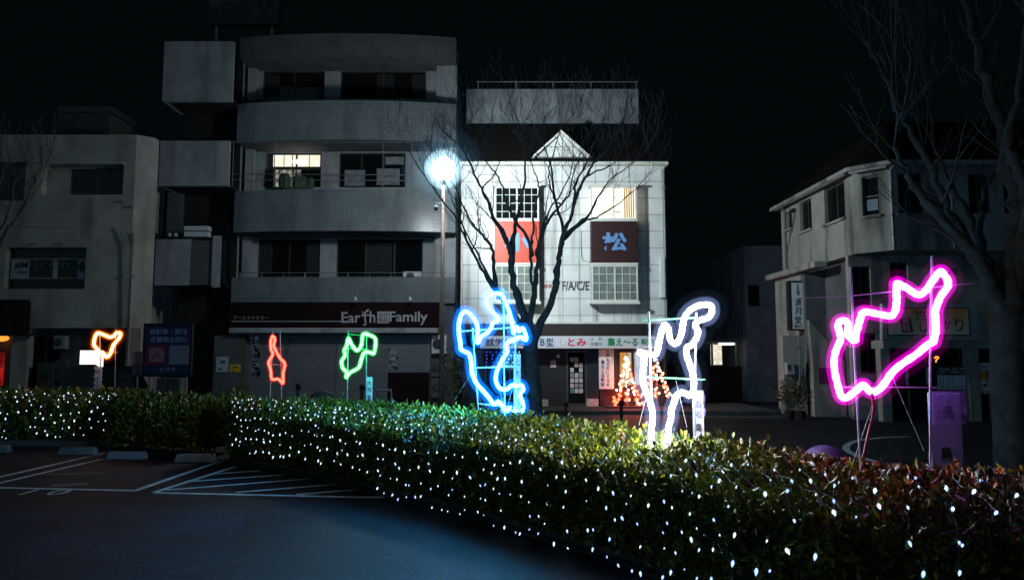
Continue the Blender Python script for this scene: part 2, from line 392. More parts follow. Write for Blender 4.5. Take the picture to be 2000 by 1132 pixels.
# ------------------------------------------------------------------ hedges
def resample(pts, n):
    pts = [Vector((p[0], p[1], 0)) for p in pts]; L = [0]
    for a, b in zip(pts, pts[1:]): L.append(L[-1] + (b - a).length)
    out = []
    for i in range(n):
        s = L[-1] * i / (n - 1)
        j = max(k for k in range(len(L)) if L[k] <= s + 1e-9); j = min(j, len(pts) - 2)
        out.append(pts[j].lerp(pts[j + 1], (s - L[j]) / max(1e-9, L[j + 1] - L[j])))
    return out, L[-1]
def prof_h(t, h): return h - .2 * (1 - t) ** 2.4 - .05 * max(0, t - .8) / .2
def match(fr, bk, n):
    """pair the two edges at equal share of their lengths"""
    return resample(fr, n)[0], resample(bk, n)[0]
def hedge(label, fr, bk, h, dens, leaf, tint, soil=True, seed=1):
    n = 160; Fp, Bp = match(fr, bk, n)
    rg = np.random.default_rng(seed)
    root = thing('hedge', (float(Fp[n // 2].x), float(Fp[n // 2].y), 0), label, 'hedge')
    # woody, leafy inside that blocks the view through
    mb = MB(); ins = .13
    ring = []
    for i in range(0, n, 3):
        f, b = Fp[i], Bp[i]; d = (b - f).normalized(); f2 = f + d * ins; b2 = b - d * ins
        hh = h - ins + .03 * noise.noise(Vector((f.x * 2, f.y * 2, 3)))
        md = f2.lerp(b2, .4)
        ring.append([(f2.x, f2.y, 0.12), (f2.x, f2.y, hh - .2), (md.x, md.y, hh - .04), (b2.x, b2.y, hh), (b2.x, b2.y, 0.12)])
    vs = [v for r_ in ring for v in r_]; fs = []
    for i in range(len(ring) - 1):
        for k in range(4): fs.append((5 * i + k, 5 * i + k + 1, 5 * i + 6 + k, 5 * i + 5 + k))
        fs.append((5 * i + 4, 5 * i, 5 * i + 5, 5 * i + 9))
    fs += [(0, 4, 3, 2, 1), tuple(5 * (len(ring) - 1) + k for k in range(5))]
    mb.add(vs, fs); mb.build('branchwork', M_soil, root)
    # stems
    mb = MB()
    for i in range(6, n, 9):
        q = Fp[i].lerp(Bp[i], .35 + .3 * rg.random())
        mb.tube([(q.x, q.y, 0), (q.x + .03, q.y, .16)], .015, 5)
    mb.build('stem', M_bark, root)
    FA = np.array([list(p) for p in Fp]); BA = np.array([list(p) for p in Bp])
    seg = np.linalg.norm(np.diff(FA, axis=0), axis=1).mean(); wid = np.linalg.norm(BA - FA, axis=1)
    P = []; Dn = []; Ln = []
    for i in range(n - 1):
        c = (FA[i] + BA[i]) / 2; dist = math.hypot(c[0], c[1]); de = dens(dist); sl = max(np.linalg.norm(FA[i + 1] - FA[i]), np.linalg.norm(BA[i + 1] - BA[i]), seg * .5)
        across = (BA[i] - FA[i]); across /= np.linalg.norm(across)
        for kind, area in (('top', sl * wid[i]), ('front', sl * h), ('back', sl * h * .25)):
            k = rg.poisson(area * de)
            if k == 0: continue
            s = rg.random(k)[:, None]; f = FA[i] * (1 - s) + FA[i + 1] * s; b = BA[i] * (1 - s) + BA[i + 1] * s
            if kind == 'top':
                t = rg.random(k)[:, None]; p = f * (1 - t) + b * t
                nz = np.array([noise.noise(Vector((q[0] * 3, q[1] * 3, 0))) + .7 * noise.noise(Vector((q[0] * 9, q[1] * 9, 5))) for q in p]); p[:, 2] = 0
                p[:, 2] = h - .2 * (1 - t[:, 0]) ** 2.4 + .055 * nz - rg.random(k) ** 1.5 * .12 + (rg.random(k) ** 8) * .1 - .06 * np.clip(p[:, 0] - 1.5, 0, 1)
                e = 1 - t[:, 0]; e = e * wid[i]; p[:, 2] -= np.clip(.1 - e, 0, .1) * .6
                dn = np.tile([0, 0, 1.0], (k, 1))
            else:
                z = rg.random(k) if kind == 'front' else 1 - rg.random(k) * .25
                ou = -across if kind == 'front' else across; p = (f if kind == 'front' else b).copy()
                z = .1 + z * (h - (.3 if kind == 'front' else .1))
                nz = np.array([noise.noise(Vector((q[0] * 4, q[1] * 4, zz * 4))) for q, zz in zip(p, z)])
                dep = .05 * nz - rg.random(k) ** 1.5 * .12 + (rg.random(k) ** 8) * .07 - np.clip(.35 - z, 0, .35) * .35
                p += ou[None] * dep[:, None]; p[:, 2] = z
                dn = np.tile(ou * .75 + np.array([0, 0, .55]), (k, 1))
            P.append(p); Dn.append(dn); Ln.append(leaf(dist) * (.45 + 1.0 * rg.random(k) ** 1.3))
    for i, sg in ((0, -1), (n - 1, 1)):   # leafy end faces
        a, b = FA[i], BA[i]; tn = FA[min(i + 1, n - 1)] - FA[max(i - 1, 0)]; tn = tn / np.linalg.norm(tn) * sg
        k = rg.poisson(np.linalg.norm(b - a) * h * dens(math.hypot(a[0], a[1])) * 1.3); t = rg.random(k)[:, None]; p = a * (1 - t) + b * t
        p = p + tn[None] * (.06 - .12 * rg.random((k, 1))); p[:, 2] = .1 + rg.random(k) * (h - .2 * (1 - t[:, 0]) ** 2.4 - .12)
        P.append(p); Dn.append(np.tile(tn * .7 + np.array([0, 0, .5]), (k, 1))); Ln.append(leaf(math.hypot(a[0], a[1])) * (.65 + .7 * rg.random(k)))
    P = np.concatenate(P); Dn = np.concatenate(Dn); Ln = np.concatenate(Ln); K = len(P)
    d = Dn * .85 + rg.normal(0, .55, (K, 3)); d /= np.linalg.norm(d, axis=1)[:, None]
    r_ = rg.normal(0, 1, (K, 3)); sd_ = np.cross(d, r_); sd_ /= np.linalg.norm(sd_, axis=1)[:, None]
    nn = np.cross(sd_, d); wd = (Ln * (.2 + .08 * rg.random(K)))[:, None]; Lc = Ln[:, None]
    V = np.empty((K, 6, 3))
    V[:, 0] = P - d * Lc * .3
    V[:, 1] = P + d * Lc * .1 + sd_ * wd + nn * wd * .35; V[:, 2] = P + d * Lc * .45 + sd_ * wd * .7 + nn * wd * .25
    V[:, 3] = P + d * Lc * .75 - nn * Lc * .06
    V[:, 4] = P + d * Lc * .45 - sd_ * wd * .7 + nn * wd * .25; V[:, 5] = P + d * Lc * .1 - sd_ * wd + nn * wd * .35
    me = bpy.data.meshes.new('foliage'); me.vertices.add(K * 6); me.vertices.foreach_set('co', V.ravel())
    idx = (np.array([0, 1, 2, 3, 0, 3, 4, 5])[None] + 6 * np.arange(K)[:, None]).ravel()
    me.loops.add(K * 8); me.loops.foreach_set('vertex_index', idx.astype(np.int32))
    me.polygons.add(K * 2); me.polygons.foreach_set('loop_start', (np.arange(K * 2) * 4).astype(np.int32)); me.polygons.foreach_set('loop_total', np.full(K * 2, 4, np.int32))
    me.update(calc_edges=True)
    C = tint(P, rg); at_ = me.color_attributes.new('tint', 'FLOAT_COLOR', 'POINT')
    C4 = np.concatenate([C, np.ones((K, 1))], 1); at_.data.foreach_set('color', np.repeat(C4, 6, axis=0).ravel())
    me.materials.append(M_leaf); me.validate()
    o = bpy.data.objects.new('foliage', me); col.objects.link(o); kid(o, root)
    return root, Fp, Bp
def green(P, rg):
    k = len(P); a = np.array([.04, .09, .01]); b = np.array([.32, .30, .012]); t = rg.random(k)[:, None] ** 1.3
    c = a * (1 - t) + b * t
    dead = np.array([noise.noise(Vector((p[0] * 5, p[1] * 5, p[2] * 5 + 3))) for p in P]) > .42; dd_ = dead & (rg.random(k) < .6); c[dd_] = np.array([.11, .065, .03])
    fresh = rg.random(k) < .12; c[fresh] = c[fresh] * 1.4
    return c * (.7 + .6 * rg.random(k)[:, None])
def mixed(P, rg):
    c = green(P, rg); k = len(P)
    q = np.clip((P[:, 0] - 1.55) / .9, 0, 1) * np.clip((P[:, 2] - .35) / .4, .12, 1)
    patch = np.array([noise.noise(Vector((p[0] * 2.2, p[1] * 2.2, p[2] * 2 + 9))) for p in P])
    red = rg.random(k) < q * (.38 + .9 * patch)
    c[red] = np.array([.24, .075, .012]) * (.5 + 1.0 * rg.random(red.sum())[:, None]) + np.array([.0, .035, .0]) * rg.random(red.sum())[:, None]
    hot = red & (rg.random(k) < .3 * np.clip((P[:, 2] - .5) / .3, .1, 1)); c[hot] = np.array([.8, .24, .02]) * (.6 + .5 * rg.random(hot.sum())[:, None])
    br = (~red) & (rg.random(k) < q * .75); c[br] = np.array([.09, .055, .025]) * (.6 + .8 * rg.random(br.sum())[:, None])
    return c
HH = .95
frontL = [G(450, 905), G(600, 935), G(745, 972), G(900, 1010), G(1035, 1055), G(1180, 1100), G(1310, 1150)] 
frontL = [(p.x, p.y) for p in frontL] + [(1.32, 4.55), (1.75, 4.0), (2.5, 3.65), (3.6, 3.4), (4.8, 3.2)]
backL = [G(450, 778, HH), G(680, 784, HH), G(900, 801, HH), G(1100, 822, HH), G(1290, 850, HH), G(1480, 872, HH), G(1620, 892, HH), G(1780, 906, HH), G(2000, 912, HH)]
backL = [(p.x, p.y) for p in backL] + [(4.9, 4.35)]
H1, F1, B1 = hedge('long clipped hedge under the blue, white and magenta neon outlines, reddish at its right end', frontL, backL, HH,
                   lambda d: 2600 if d < 6 else (2300 if d < 8 else 1700), lambda d: .052 if d < 8 else .058, mixed, seed=3)
H2, F2, B2 = hedge('far left hedge draped with white fairy lights, below the orange neon', [(-13.5, 14.0), (-7.1, 13.7)], [(-13.5, 15.1), (-7.1, 14.7)], .98,
                   lambda d: 650, lambda d: .085, lambda P, rg: green(P, rg) * .9, seed=5)
H3, F3, B3 = hedge('short unlit hedge between the two hedges wearing lights', [(-7.05, 13.1), (-5.2, 12.3)], [(-7.05, 14.1), (-4.75, 13.1)], .93,
                   lambda d: 750, lambda d: .08, lambda P, rg: green(P, rg) * .8, seed=6)
def kerb(fr, off, name='kerb'):
    p, L = resample(fr, 40); mbq = MB(); vs = []
    for i, a in enumerate(p):
        t = (p[min(i + 1, 39)] - p[max(i - 1, 0)]).normalized(); nrm = Vector((t.y, -t.x, 0))
        o_, q_ = a + nrm * off, a + nrm * (off - .12)
        vs += [(o_.x, o_.y, 0), (o_.x, o_.y, .1), (q_.x, q_.y, .1), (q_.x, q_.y, 0)]
    fs = [(4 * i + k, 4 * i + 4 + k, 4 * i + 5 + k, 4 * i + 1 + k) for i in range(39) for k in range(3)]
    mbq.add(vs, fs); return struct(mbq.build(name, M_dim))
kerb(frontL, -.08); kerb([(-13.5, 14.0), (-7.1, 13.7)], -.03)
mb = MB(); fr_, _ = resample(frontL, 30); bk_, _ = resample(backL, 30)
mb.add([(p.x, p.y, .06) for p in fr_] + [(p.x, p.y, .06) for p in bk_], [(i, i + 1, 31 + i, 30 + i) for i in range(29)]); struct(mb.build('soil_bed', M_soil))

# ------------------------------------------------------------------ fairy light nets
M_bulb = glow('cool_white_led', (.55, .78, 1.0), 2.3)
M_bulbb = glow('blue_white_led', (.32, .5, 1.0), 2.2)
bmb = MB(); prof = [(0, -.026), (.006, -.018), (.0115, -.006), (.012, .002), (.008, .011), (0, .016)]
nn_ = 7
for i, (r_, z_) in enumerate(prof):
    for k in range(nn_): bmb.v.append((r_ * math.cos(2 * math.pi * k / nn_), r_ * math.sin(2 * math.pi * k / nn_), z_))
for i in range(len(prof) - 1):
    for k in range(nn_): bmb.f.append((i * nn_ + k, i * nn_ + (k + 1) % nn_, (i + 1) * nn_ + (k + 1) % nn_, (i + 1) * nn_ + k)); bmb.mi.append(0)
tmp = bmb.build('bulb', M_bulb); bulb_me = tmp.data; bpy.data.objects.remove(tmp)
bulb_me2 = bulb_me.copy(); bulb_me2.materials.clear(); bulb_me2.materials.append(M_bulbb)
def light_net(label, fr, bk, s0, s1, dx, rows, ztop, ztops, h, seed, blue=0.0, big=1.0, sag=.05, drop=.1, skip=.06, endcut=0):
    rg = random.Random(seed); n = 400; Fp, L = resample(fr, n); Bp, _ = resample(bk, n)
    cols = max(2, int((s1 - s0) / dx)); 
    def surf(s, v):
        i = min(n - 1, max(0, int(s / L * (n - 1)))); f, b = Fp[i], Bp[i]; d = (b - f).normalized()
        hf = h - .2
        if v <= hf: q = f - d * .045; return Vector((q.x, q.y, v))
        W_ = (b - f).length; t_ = min(1, (v - hf) / W_); q = f + d * (t_ * W_); return Vector((q.x, q.y, prof_h(t_, h) + .04))
    mid = surf((s0 + s1) / 2, 0); root = thing('light_net', (mid.x, mid.y, 0), label, 'fairy lights', 'nets of white fairy lights draped over the hedges')
    grid = {}; bottom = drop
    for c in range(cols + 1):
        for r_ in range(rows):
            v = ztop - (ztop - bottom) * r_ / (rows - 1)
            s = s0 + (c + (.5 if r_ % 2 else 0)) * dx + rg.uniform(-.38, .38) * dx
            v += rg.uniform(-.04, .04) - sag * math.sin(math.pi * ((c * dx * 1.1) % 1.0)) * (1 if v < h else .3)
            p = surf(min(max(s, 0), L), max(.06, v)); p += Vector((rg.uniform(-.015, .015), rg.uniform(-.02, .0), 0))
            grid[(c, r_)] = p
    wm = MB(); cnt = 0
    for (c, r_), p in grid.items():
        if (c, r_ + 1) in grid: q = grid[(c, r_ + 1)]; m_ = (p + q) / 2 + Vector((rg.uniform(-.02, .02), -.01, -.02)); wm.tube([p, m_, q], .0016, 3, cap=False)
        k2 = (c + 1, r_ + 1) if r_ % 2 else (c - 1, r_ + 1)
        if k2 in grid: q = grid[k2]; wm.tube([p, (p + q) / 2 + Vector((0, -.012, -.025)), q], .0016, 3, cap=False)
    wm.build('cable', M_wire, root)
    items = list(grid.items()); rg.shuffle(items); items = [it for it in items if rg.random() > skip][:100]
    for (c, r_), p in items:
        low = p.z < h * .45
        o = bpy.data.objects.new('bulb', bulb_me2 if (rg.random() < blue * (1 if low else .5)) else bulb_me); col.objects.link(o); kid(o, root)
        sc_ = big * rg.uniform(.4, 1.1)*.66; o.location = p - Vector((0, .012, .012)); o.scale = (sc_, sc_, sc_ * (1.0 if p.z > h - .25 else 1.3))
        o.rotation_euler = (rg.uniform(-.5, .5), rg.uniform(-.5, .5), rg.uniform(0, 3)) if p.z < h else (rg.uniform(-1.6, 1.6), rg.uniform(-1.6, 1.6), 0)
    return root
Ltot = resample(frontL, 10)[1]
s = .05
spec = [(1.9, .15, 8, 1.0, 'net of fairy lights at the hedge end under the red neon'), (1.9, .15, 8, 1.0, 'net of fairy lights on the hedge under the green neon'),
        (1.9, .15, 8, 1.0, 'net of fairy lights on the hedge below and left of the blue neon'), (1.55, .145, 9, 1.0, 'net of fairy lights hanging between the blue and white neons, lowest to the asphalt'),
        (1.5, .15, 8, 1.0, 'net of fairy lights on the hedge below the white neon'), (1.7, .165, 8, 1.0, 'net of fairy lights on the nearest hedge face at the bottom of the picture'),
        (2.3, .2, 7, 1.0, 'sparse net of fairy lights among the red leaves at the right')]
for i, (ln, dx, rows, hb, lb) in enumerate(spec):
    far = i < 3
    light_net(lb, frontL, backL, s, min(s + ln - dx, Ltot - .1), dx, rows, HH + (.45 if far else .3), 0, HH, 20 + i, blue=.0 if i < 2 else (.3 if i < 4 else .75), big=1.1 if far else (1.05 if i < 5 else 1.2), drop=.3 if i < 1 else (.34 if i < 2 else .12))
    s += ln
fL2 = [(-13.5, 14.0), (-7.1, 13.7)]; bL2 = [(-13.5, 15.1), (-7.1, 14.7)]
light_net('net of fairy lights on the far left hedge, cut by the picture edge', fL2, bL2, 2.9, 4.5, .19, 8, 1.3, 0, .98, 41, big=1.35, drop=.2)
light_net('net of fairy lights on the far left hedge below the orange neon', fL2, bL2, 4.65, 6.1, .2, 8, 1.2, 0, .98, 42, big=1.35, drop=.25, skip=.1)

# ------------------------------------------------------------------ neon island outlines
def neon(kind_label, zoom, origin, pts, D, c, s, halo, hs, frame, guys, wirec, r_core=.024, r_halo=.062, closed=True, post=M_stakew):
    P2 = [at(origin[0] + x / zoom, origin[1] + y / zoom, D) for x, y in pts]
    rg = random.Random(int(D * 100))
    path = catmull(P2, closed, 5); path = [p + Vector((0, .02 * math.sin(i * .35), 0)) for i, p in enumerate(path)]
    x0 = sum(p.x for p in path) / len(path)
    root = thing('neon_outline', (x0, D, 0), kind_label, 'neon light', 'glowing island outlines along the hedge')
    mb = MB(); mb.tube(path, [r_core * (1 + .1 * math.sin(i * 1.9) * math.sin(i * .37)) for i in range(len(path))], 8, closed=closed); mb.build('light_tube', glow('neon_' + halo[0], c, s), root, smooth=True)
    mb = MB(); mb.tube(path, r_halo, 10, closed=closed); g = mb.build('outer_tube', bloom_volume('outer_' + halo[0], halo[1], hs), root, smooth=True)  # added shell: lens bloom around the tube, shaped as a glowing volume
    mb = MB(); mb.tube(path, r_halo * 1.9, 10, closed=closed); g = mb.build('outer_tube', bloom_volume('outer2_' + halo[0], halo[1], hs * .02), root, smooth=True)  # wider, fainter bloom shell, also added
    for a, b, rr, mm in frame:
        pa = at(*a, D + .045); pb = at(*b, D + .045)
        mb = MB(); mb.tube([pa, pa.lerp(pb, .5) + Vector((0, .01, 0)), pb], rr, 6)
        mb.build('stake' if abs(pa.x - pb.x) < abs(pa.z - pb.z) else 'crossbar', mm, root)
    for a, b in guys:
        pa = at(*a, D + .03); pb = at(*b, D + .1); mb = MB(); mb.tube([pa, pb], .002, 4); mb.build('guy_line', M_stakew, root)
    return root
SW, SG = M_stakew, M_stake
BL = [(205,212),(175,240),(158,320),(160,400),(170,480),(175,530),(205,548),(245,570),(262,640),(270,730),(310,820),(370,890),(420,950),(455,995),(490,975),(520,1000),(560,1055),(600,1025),(630,1055),(680,1065),(700,1040),(700,985),(680,930),(685,895),(705,870),(690,835),(650,840),(610,835),(570,865),(530,870),(495,850),(472,790),(480,720),(515,640),(545,590),(570,550),(560,500),(580,465),(630,450),(680,425),(722,450),(730,425),(700,350),(668,378),(650,335),(622,390),(615,340),(600,260),(575,180),(545,110),(515,65),(470,55),(410,75),(390,120),(400,160),(440,210),(480,250),(490,290),(450,300),(430,350),(400,390),(350,420),(320,475),(310,440),(320,380),(310,320),(280,260),(240,220)]
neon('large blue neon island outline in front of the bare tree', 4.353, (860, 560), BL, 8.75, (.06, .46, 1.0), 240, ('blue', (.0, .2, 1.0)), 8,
     [((923, 640), (935, 815), .009, SW), ((983, 562), (986, 815), .009, SW), ((1006, 640), (1009, 815), .009, SW), ((895, 647), (1008, 639), .009, SW), ((925, 718), (1012, 715), .009, SW), ((932, 788), (1014, 795), .008, SW)],
     [((918, 732), (885, 785)), ((932, 760), (945, 805)), ((1002, 755), (992, 790)), ((975, 760), (984, 790))], None, r_halo=.08)
WH = [(205,1130),(200,1040),(205,900),(175,780),(145,690),(135,600),(140,520),(135,465),(105,440),(180,455),(225,460),(250,400),(270,310),(290,245),(320,270),(340,350),(380,380),(410,320),(430,240),(455,170),(500,120),(570,95),(640,100),(645,145),(610,190),(550,210),(525,240),(540,290),(520,350),(490,395),(460,410),(455,470),(480,540),(510,620),(510,700),(480,760),(430,740),(390,760),(360,820),(340,870),(345,930),(325,1000),(315,1060),(312,1130)]
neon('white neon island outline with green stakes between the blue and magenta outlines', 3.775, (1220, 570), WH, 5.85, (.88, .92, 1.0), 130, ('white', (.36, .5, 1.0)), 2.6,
     [((1267, 607), (1276, 850), .009, SW), ((1360, 610), (1357, 850), .009, SW), ((1253, 625), (1362, 620), .007, SG), ((1262, 736), (1377, 741), .007, SG)],
     [((1262, 775), (1248, 830)), ((1320, 742), (1342, 835))], None, r_core=.023, r_halo=.068, closed=False)
MG = [(255,620),(225,580),(210,520),(190,480),(160,480),(145,520),(150,600),(130,670),(120,760),(120,880),(135,980),(170,1035),(215,1040),(260,990),(310,950),(350,960),(390,1000),(440,970),(520,880),(600,810),(700,730),(790,650),(850,630),(865,560),(845,480),(850,420),(885,350),(905,280),(935,220),(945,160),(915,115),(870,125),(830,180),(800,250),(740,285),(680,270),(640,230),(595,200),(565,210),(560,260),(580,330),(570,390),(520,440),(450,430),(370,410),(315,420),(290,470),(285,540),(275,600)]
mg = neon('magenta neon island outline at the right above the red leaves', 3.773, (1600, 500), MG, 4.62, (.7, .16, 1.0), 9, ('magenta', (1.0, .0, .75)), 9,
     [((1661, 520), (1682, 925), .0075, SW), ((1820, 500), (1817, 925), .0075, SW), ((1560, 582), (1665, 577), .0025, SW), ((1665, 577), (1900, 553), .0035, SW), ((1640, 755), (1830, 757), .005, SW)],
     [((1715, 760), (1665, 905)), ((1745, 740), (1805, 880))], None, r_core=.0215, r_halo=.05)
mb = MB(); cb = catmull([at(x, y, 4.6) for x, y in [(1703, 768), (1706, 800), (1698, 840), (1690, 875), (1683, 915), (1680, 940)]], False, 5)
mb.tube(cb, .0085, 7); mb.build('feed_cable', mat('red_cable', (.45, .03, .08), .4, .5, 60), mg, smooth=True)
GR = [(757,755),(745,795),(735,820),(740,845),(720,875),(725,910),(748,935),(745,960),(765,935),(810,910),(825,870),(840,830),(870,830),(890,835),(900,790),(895,755),(870,740),(835,735),(825,790),(800,820),(775,790)]
neon('small green neon island outline in front of the shuttered shop', 2.696, (400, 380), GR, 11.05, (.07, 1.0, .1), 12, ('green', (.0, 1.0, .06)), 6,
     [((680, 645), (678, 785), .009, SW), ((716, 645), (715, 790), .009, SW), ((678, 652), (714, 655), .006, SG), ((675, 680), (716, 682), .006, SG)], [], None, r_core=.022, r_halo=.045)
RD = [(355,745),(345,775),(350,815),(360,840),(335,880),(340,905),(350,930),(355,970),(385,970),(412,992),(415,940),(420,890),(395,860),(375,820),(365,790),(368,760)]
neon('small red neon island outline, slim and tall, left of the green one', 2.696, (400, 380), RD, 12.1, (1.0, .06, .04), 8, ('red', (1.0, .02, .0)), 6,
     [((533, 642), (527, 780), .009, SW), ((547, 642), (550, 780), .009, SW), ((530, 680), (552, 681), .006, SW), ((528, 711), (562, 713), .006, SW)], [], None, r_core=.019, r_halo=.042)
OR = [(1345,215),(1305,270),(1300,370),(1340,420),(1380,490),(1430,500),(1485,545),(1530,490),(1560,380),(1640,290),(1670,250),(1660,215),(1610,210),(1580,250),(1530,270),(1450,245),(1390,220)]
neon('small orange neon island outline above the far left hedge', 7.077, (0, 620), OR, 14.6, (1.0, .3, .09), 11, ('orange', (1.0, .16, .0)), 5,
     [((226, 642), (224, 770), .009, SW), ((195, 645), (196, 770), .009, SW), ((190, 688), (230, 688), .006, SW)], [], None, r_core=.028, r_halo=.07)
# lit white box beside the orange outline
pl = front(14.75); rc = pl.rect(156, 684, 196, 713)
lb = thing('sign_box', pl.w((rc[0] + rc[1]) / 2, 0), 'small lit white box on a post under the orange outline', 'sign')
mb = MB(); mb.pbox(pl, rc[0], rc[1] - .09, rc[2] + .02, rc[3], -.12, 0); mb.build('lamp_box', glow('lit_white_box', (1, .93, .9), 1.6), lb)
mb = MB(); mb.pprism(pl, [(rc[1] - .086, rc[2] + .018), (rc[1], rc[2] - .03), (rc[1], rc[3]), (rc[1] - .086, rc[3])], -.12, .02); mb.build('side_panel', glow('lit_white_side', (1, .93, .9), 1.2), lb)
r2 = pl.rect(184, 716, 196, 765); mb = MB()
k = 14
for i in range(k): 
    z0 = r2[2] + (r2[3] - r2[2]) * i / k; z1 = r2[2] + (r2[3] - r2[2]) * (i + 1) / k; j = .012 * math.sin(i * 2.3)
    mb.pbox(pl, r2[0] + j, r2[1] + j * .5, z0 + .0005, z1, -.05, .0 + .012 * math.sin(i * 1.7))
mb.build('wrapped_post', M_vinyl, lb)
mb = MB(); mb.pbox(pl, r2[0] + .03, r2[1] - .03, 0, r2[2], -.04, -.01); mb.build('post', M_metal, lb)

# name plaques
def plaque(label, rcpx, D, chars, boxes, crumple=None, tcol=M_ink, bm=M_sign):
    pl = front(D); rc = pl.rect(*rcpx); root = thing('name_plaque', pl.w((rc[0] + rc[1]) / 2, 0), label, 'name board', 'white island name boards in the hedge')
    mb = MB(); mb.pbox(pl, rc[0], rc[1], rc[2], rc[3], -.02, 0); mb.build('board', bm, root, bevel=.003)
    mb = MB(); mb.pbox(pl, rc[0] + .02, rc[0] + .045, 0, rc[2], -.045, -.021); mb.build('post', M_metal, root)
    for ch, bx in zip(chars, boxes): text(ch, pl, pl.rect(*bx), .001, tcol, root, bold=.012, thick=.002)
    if crumple:
        c = pl.rect(*crumple); nx, nz_ = 16, 22; vs = []
        for j in range(nz_ + 1):
            for i in range(nx + 1):
                u = c[0] + (c[1] - c[0]) * i / nx; z = c[2] + (c[3] - c[2]) * j / nz_
                u += .006 * math.sin(z * 60); o = .012 + .012 * noise.noise(Vector((u * 22, z * 16 + u * 18, 1))) + .006 * noise.noise(Vector((u * 50, z * 30, 7)))
                vs.append(pl.w(u, z, o))
        mb = MB(); mb.add(vs, [(j * (nx + 1) + i, j * (nx + 1) + i + 1, (j + 1) * (nx + 1) + i + 1, (j + 1) * (nx + 1) + i) for j in range(nz_) for i in range(nx)])
        o = mb.build('vinyl_wrap', film, root, smooth=True)
    return root
film = bpy.data.materials.new('clear_film'); film.use_nodes = True
_n = film.node_tree.nodes; _l = film.node_tree.links; _p = _n['Principled BSDF']; _p.inputs['Roughness'].default_value = .08; _p.inputs['Base Color'].default_value = (.5, .45, .9, 1)
_t = _n.new('ShaderNodeBsdfTransparent'); _m = _n.new('ShaderNodeMixShader'); _m.inputs[0].default_value = .3
_l.new(_t.outputs[0], _m.inputs[1]); _l.new(_p.outputs[0], _m.inputs[2]); _l.new(_m.outputs[0], _n['Material Output'].inputs['Surface'])
plaque('large white island name board reading 高島, wrapped in film at its top', (1818, 766, 1880, 935), 4.8, ['高', '島'], [(1840, 790, 1862, 818), (1838, 872, 1860, 897)], (1814, 762, 1884, 828), bm=mat('dull_board', (.26, .32, .42), .6, .12, 4))  # white board; its dim bluish light is put into the board colour
plaque('slim white island name board reading 白石島 beside the white neon', (1354, 762, 1375, 860), 6.0, ['白', '石', '島'], [(1360, 782, 1369, 796), (1359, 803, 1370, 815), (1359, 826, 1370, 842)], (1352, 762, 1376, 815))
plaque('small name board reading 大飛島 under the green neon', (715, 736, 727, 790), 11.4, ['大', '飛', '島'], [(717, 742, 725, 752), (717, 756, 725, 766), (717, 770, 725, 780)])
plaque('name board behind the right edge of the blue neon', (1003, 690, 1017, 800), 10.4, ['北', '木', '島'], [(1005, 700, 1015, 714), (1005, 722, 1015, 736), (1005, 746, 1015, 760)])

# ------------------------------------------------------------------ street lamp with camera
LY = 22.0
lp = at(866, 331, LY)
lamp = thing('street_lamp', (lp.x, LY, gz(LY)), 'tall street lamp with a blinding white globe left of the bare tree', 'street lamp')
mb = MB(); mb.tube([(lp.x, LY, gz(LY)), (lp.x, LY, 1.2), (lp.x, LY, lp.z - .4)], [.085, .075, .05], 12); mb.build('pole', M_pole, lamp, smooth=True)
mb = MB(); mb.tube([(lp.x, LY, gz(LY) + .001), (lp.x, LY, gz(LY) + .3), (lp.x, LY, gz(LY) + .34)], [.13, .12, .08], 12); mb.build('base_collar', M_metal, lamp)
mb = MB(); mb.tube([(lp.x, LY, lp.z - .43), (lp.x, LY, lp.z - .33)], [.09, .13], 12); mb.build('neck', M_metal, lamp)
mb = MB(); mb.sphere(lp, .37, 24, 16); mb.build('globe', glow('lamp_globe', (.88, .97, 1.0), 150), lamp, smooth=True)
mb = MB(); mb.sphere(lp, .6, 28, 16); mb.build('outer_globe', bloom_volume('lamp_outer', (.5, .82, 1.0), 1.3), lamp, smooth=True)  # this and the next two spheres are added bloom, not lamp glass
mb = MB(); mb.sphere(lp, 1.3, 28, 16); mb.build('outer_globe', bloom_volume('lamp_outer3', (.15, .45, .7), .025), lamp, smooth=True)  # added bloom sphere, widest and faintest
mb = MB(); mb.sphere(lp, .92, 28, 16); mb.build('outer_globe', bloom_volume('lamp_outer2', (.25, .55, .8), .1), lamp, smooth=True)  # added bloom sphere, between the other two
def lamp_light(name, energy, loc, aim, ang, blend, color):
    l = bpy.data.lights.new(name, 'SPOT'); l.energy = energy; l.spot_size = R(ang); l.spot_blend = blend; l.shadow_soft_size = .12; l.color = color
    o = bpy.data.objects.new(name, l); col.objects.link(o); o.location = loc
    o.rotation_euler = (Vector(aim) - Vector(loc)).to_track_quat('-Z', 'Y').to_euler()
    kid(o, lamp); return o
lamp_light('lamp_reflector', 2750, (lp.x + .46, LY + .3, lp.z), (4.2, 28, 7.4), 122, .6, (.82, .96, 1.0))  # spot added outside the globe to throw its light onto the facades
cp = at(852, 405, LY)
mb = MB(); mb.tube([(lp.x, LY, cp.z + .1), (cp.x, LY - .05, cp.z + .12), (cp.x, LY - .05, cp.z + .05)], .02, 8); mb.sphere((cp.x, LY - .05, cp.z), .07, 12, 8)
mb.build('camera_housing', M_sign, lamp, smooth=True)
mb = MB(); mb.sphere((cp.x, LY - .05, cp.z - .06), .055, 12, 8); mb.build('camera_dome', M_glass, lamp, smooth=True)

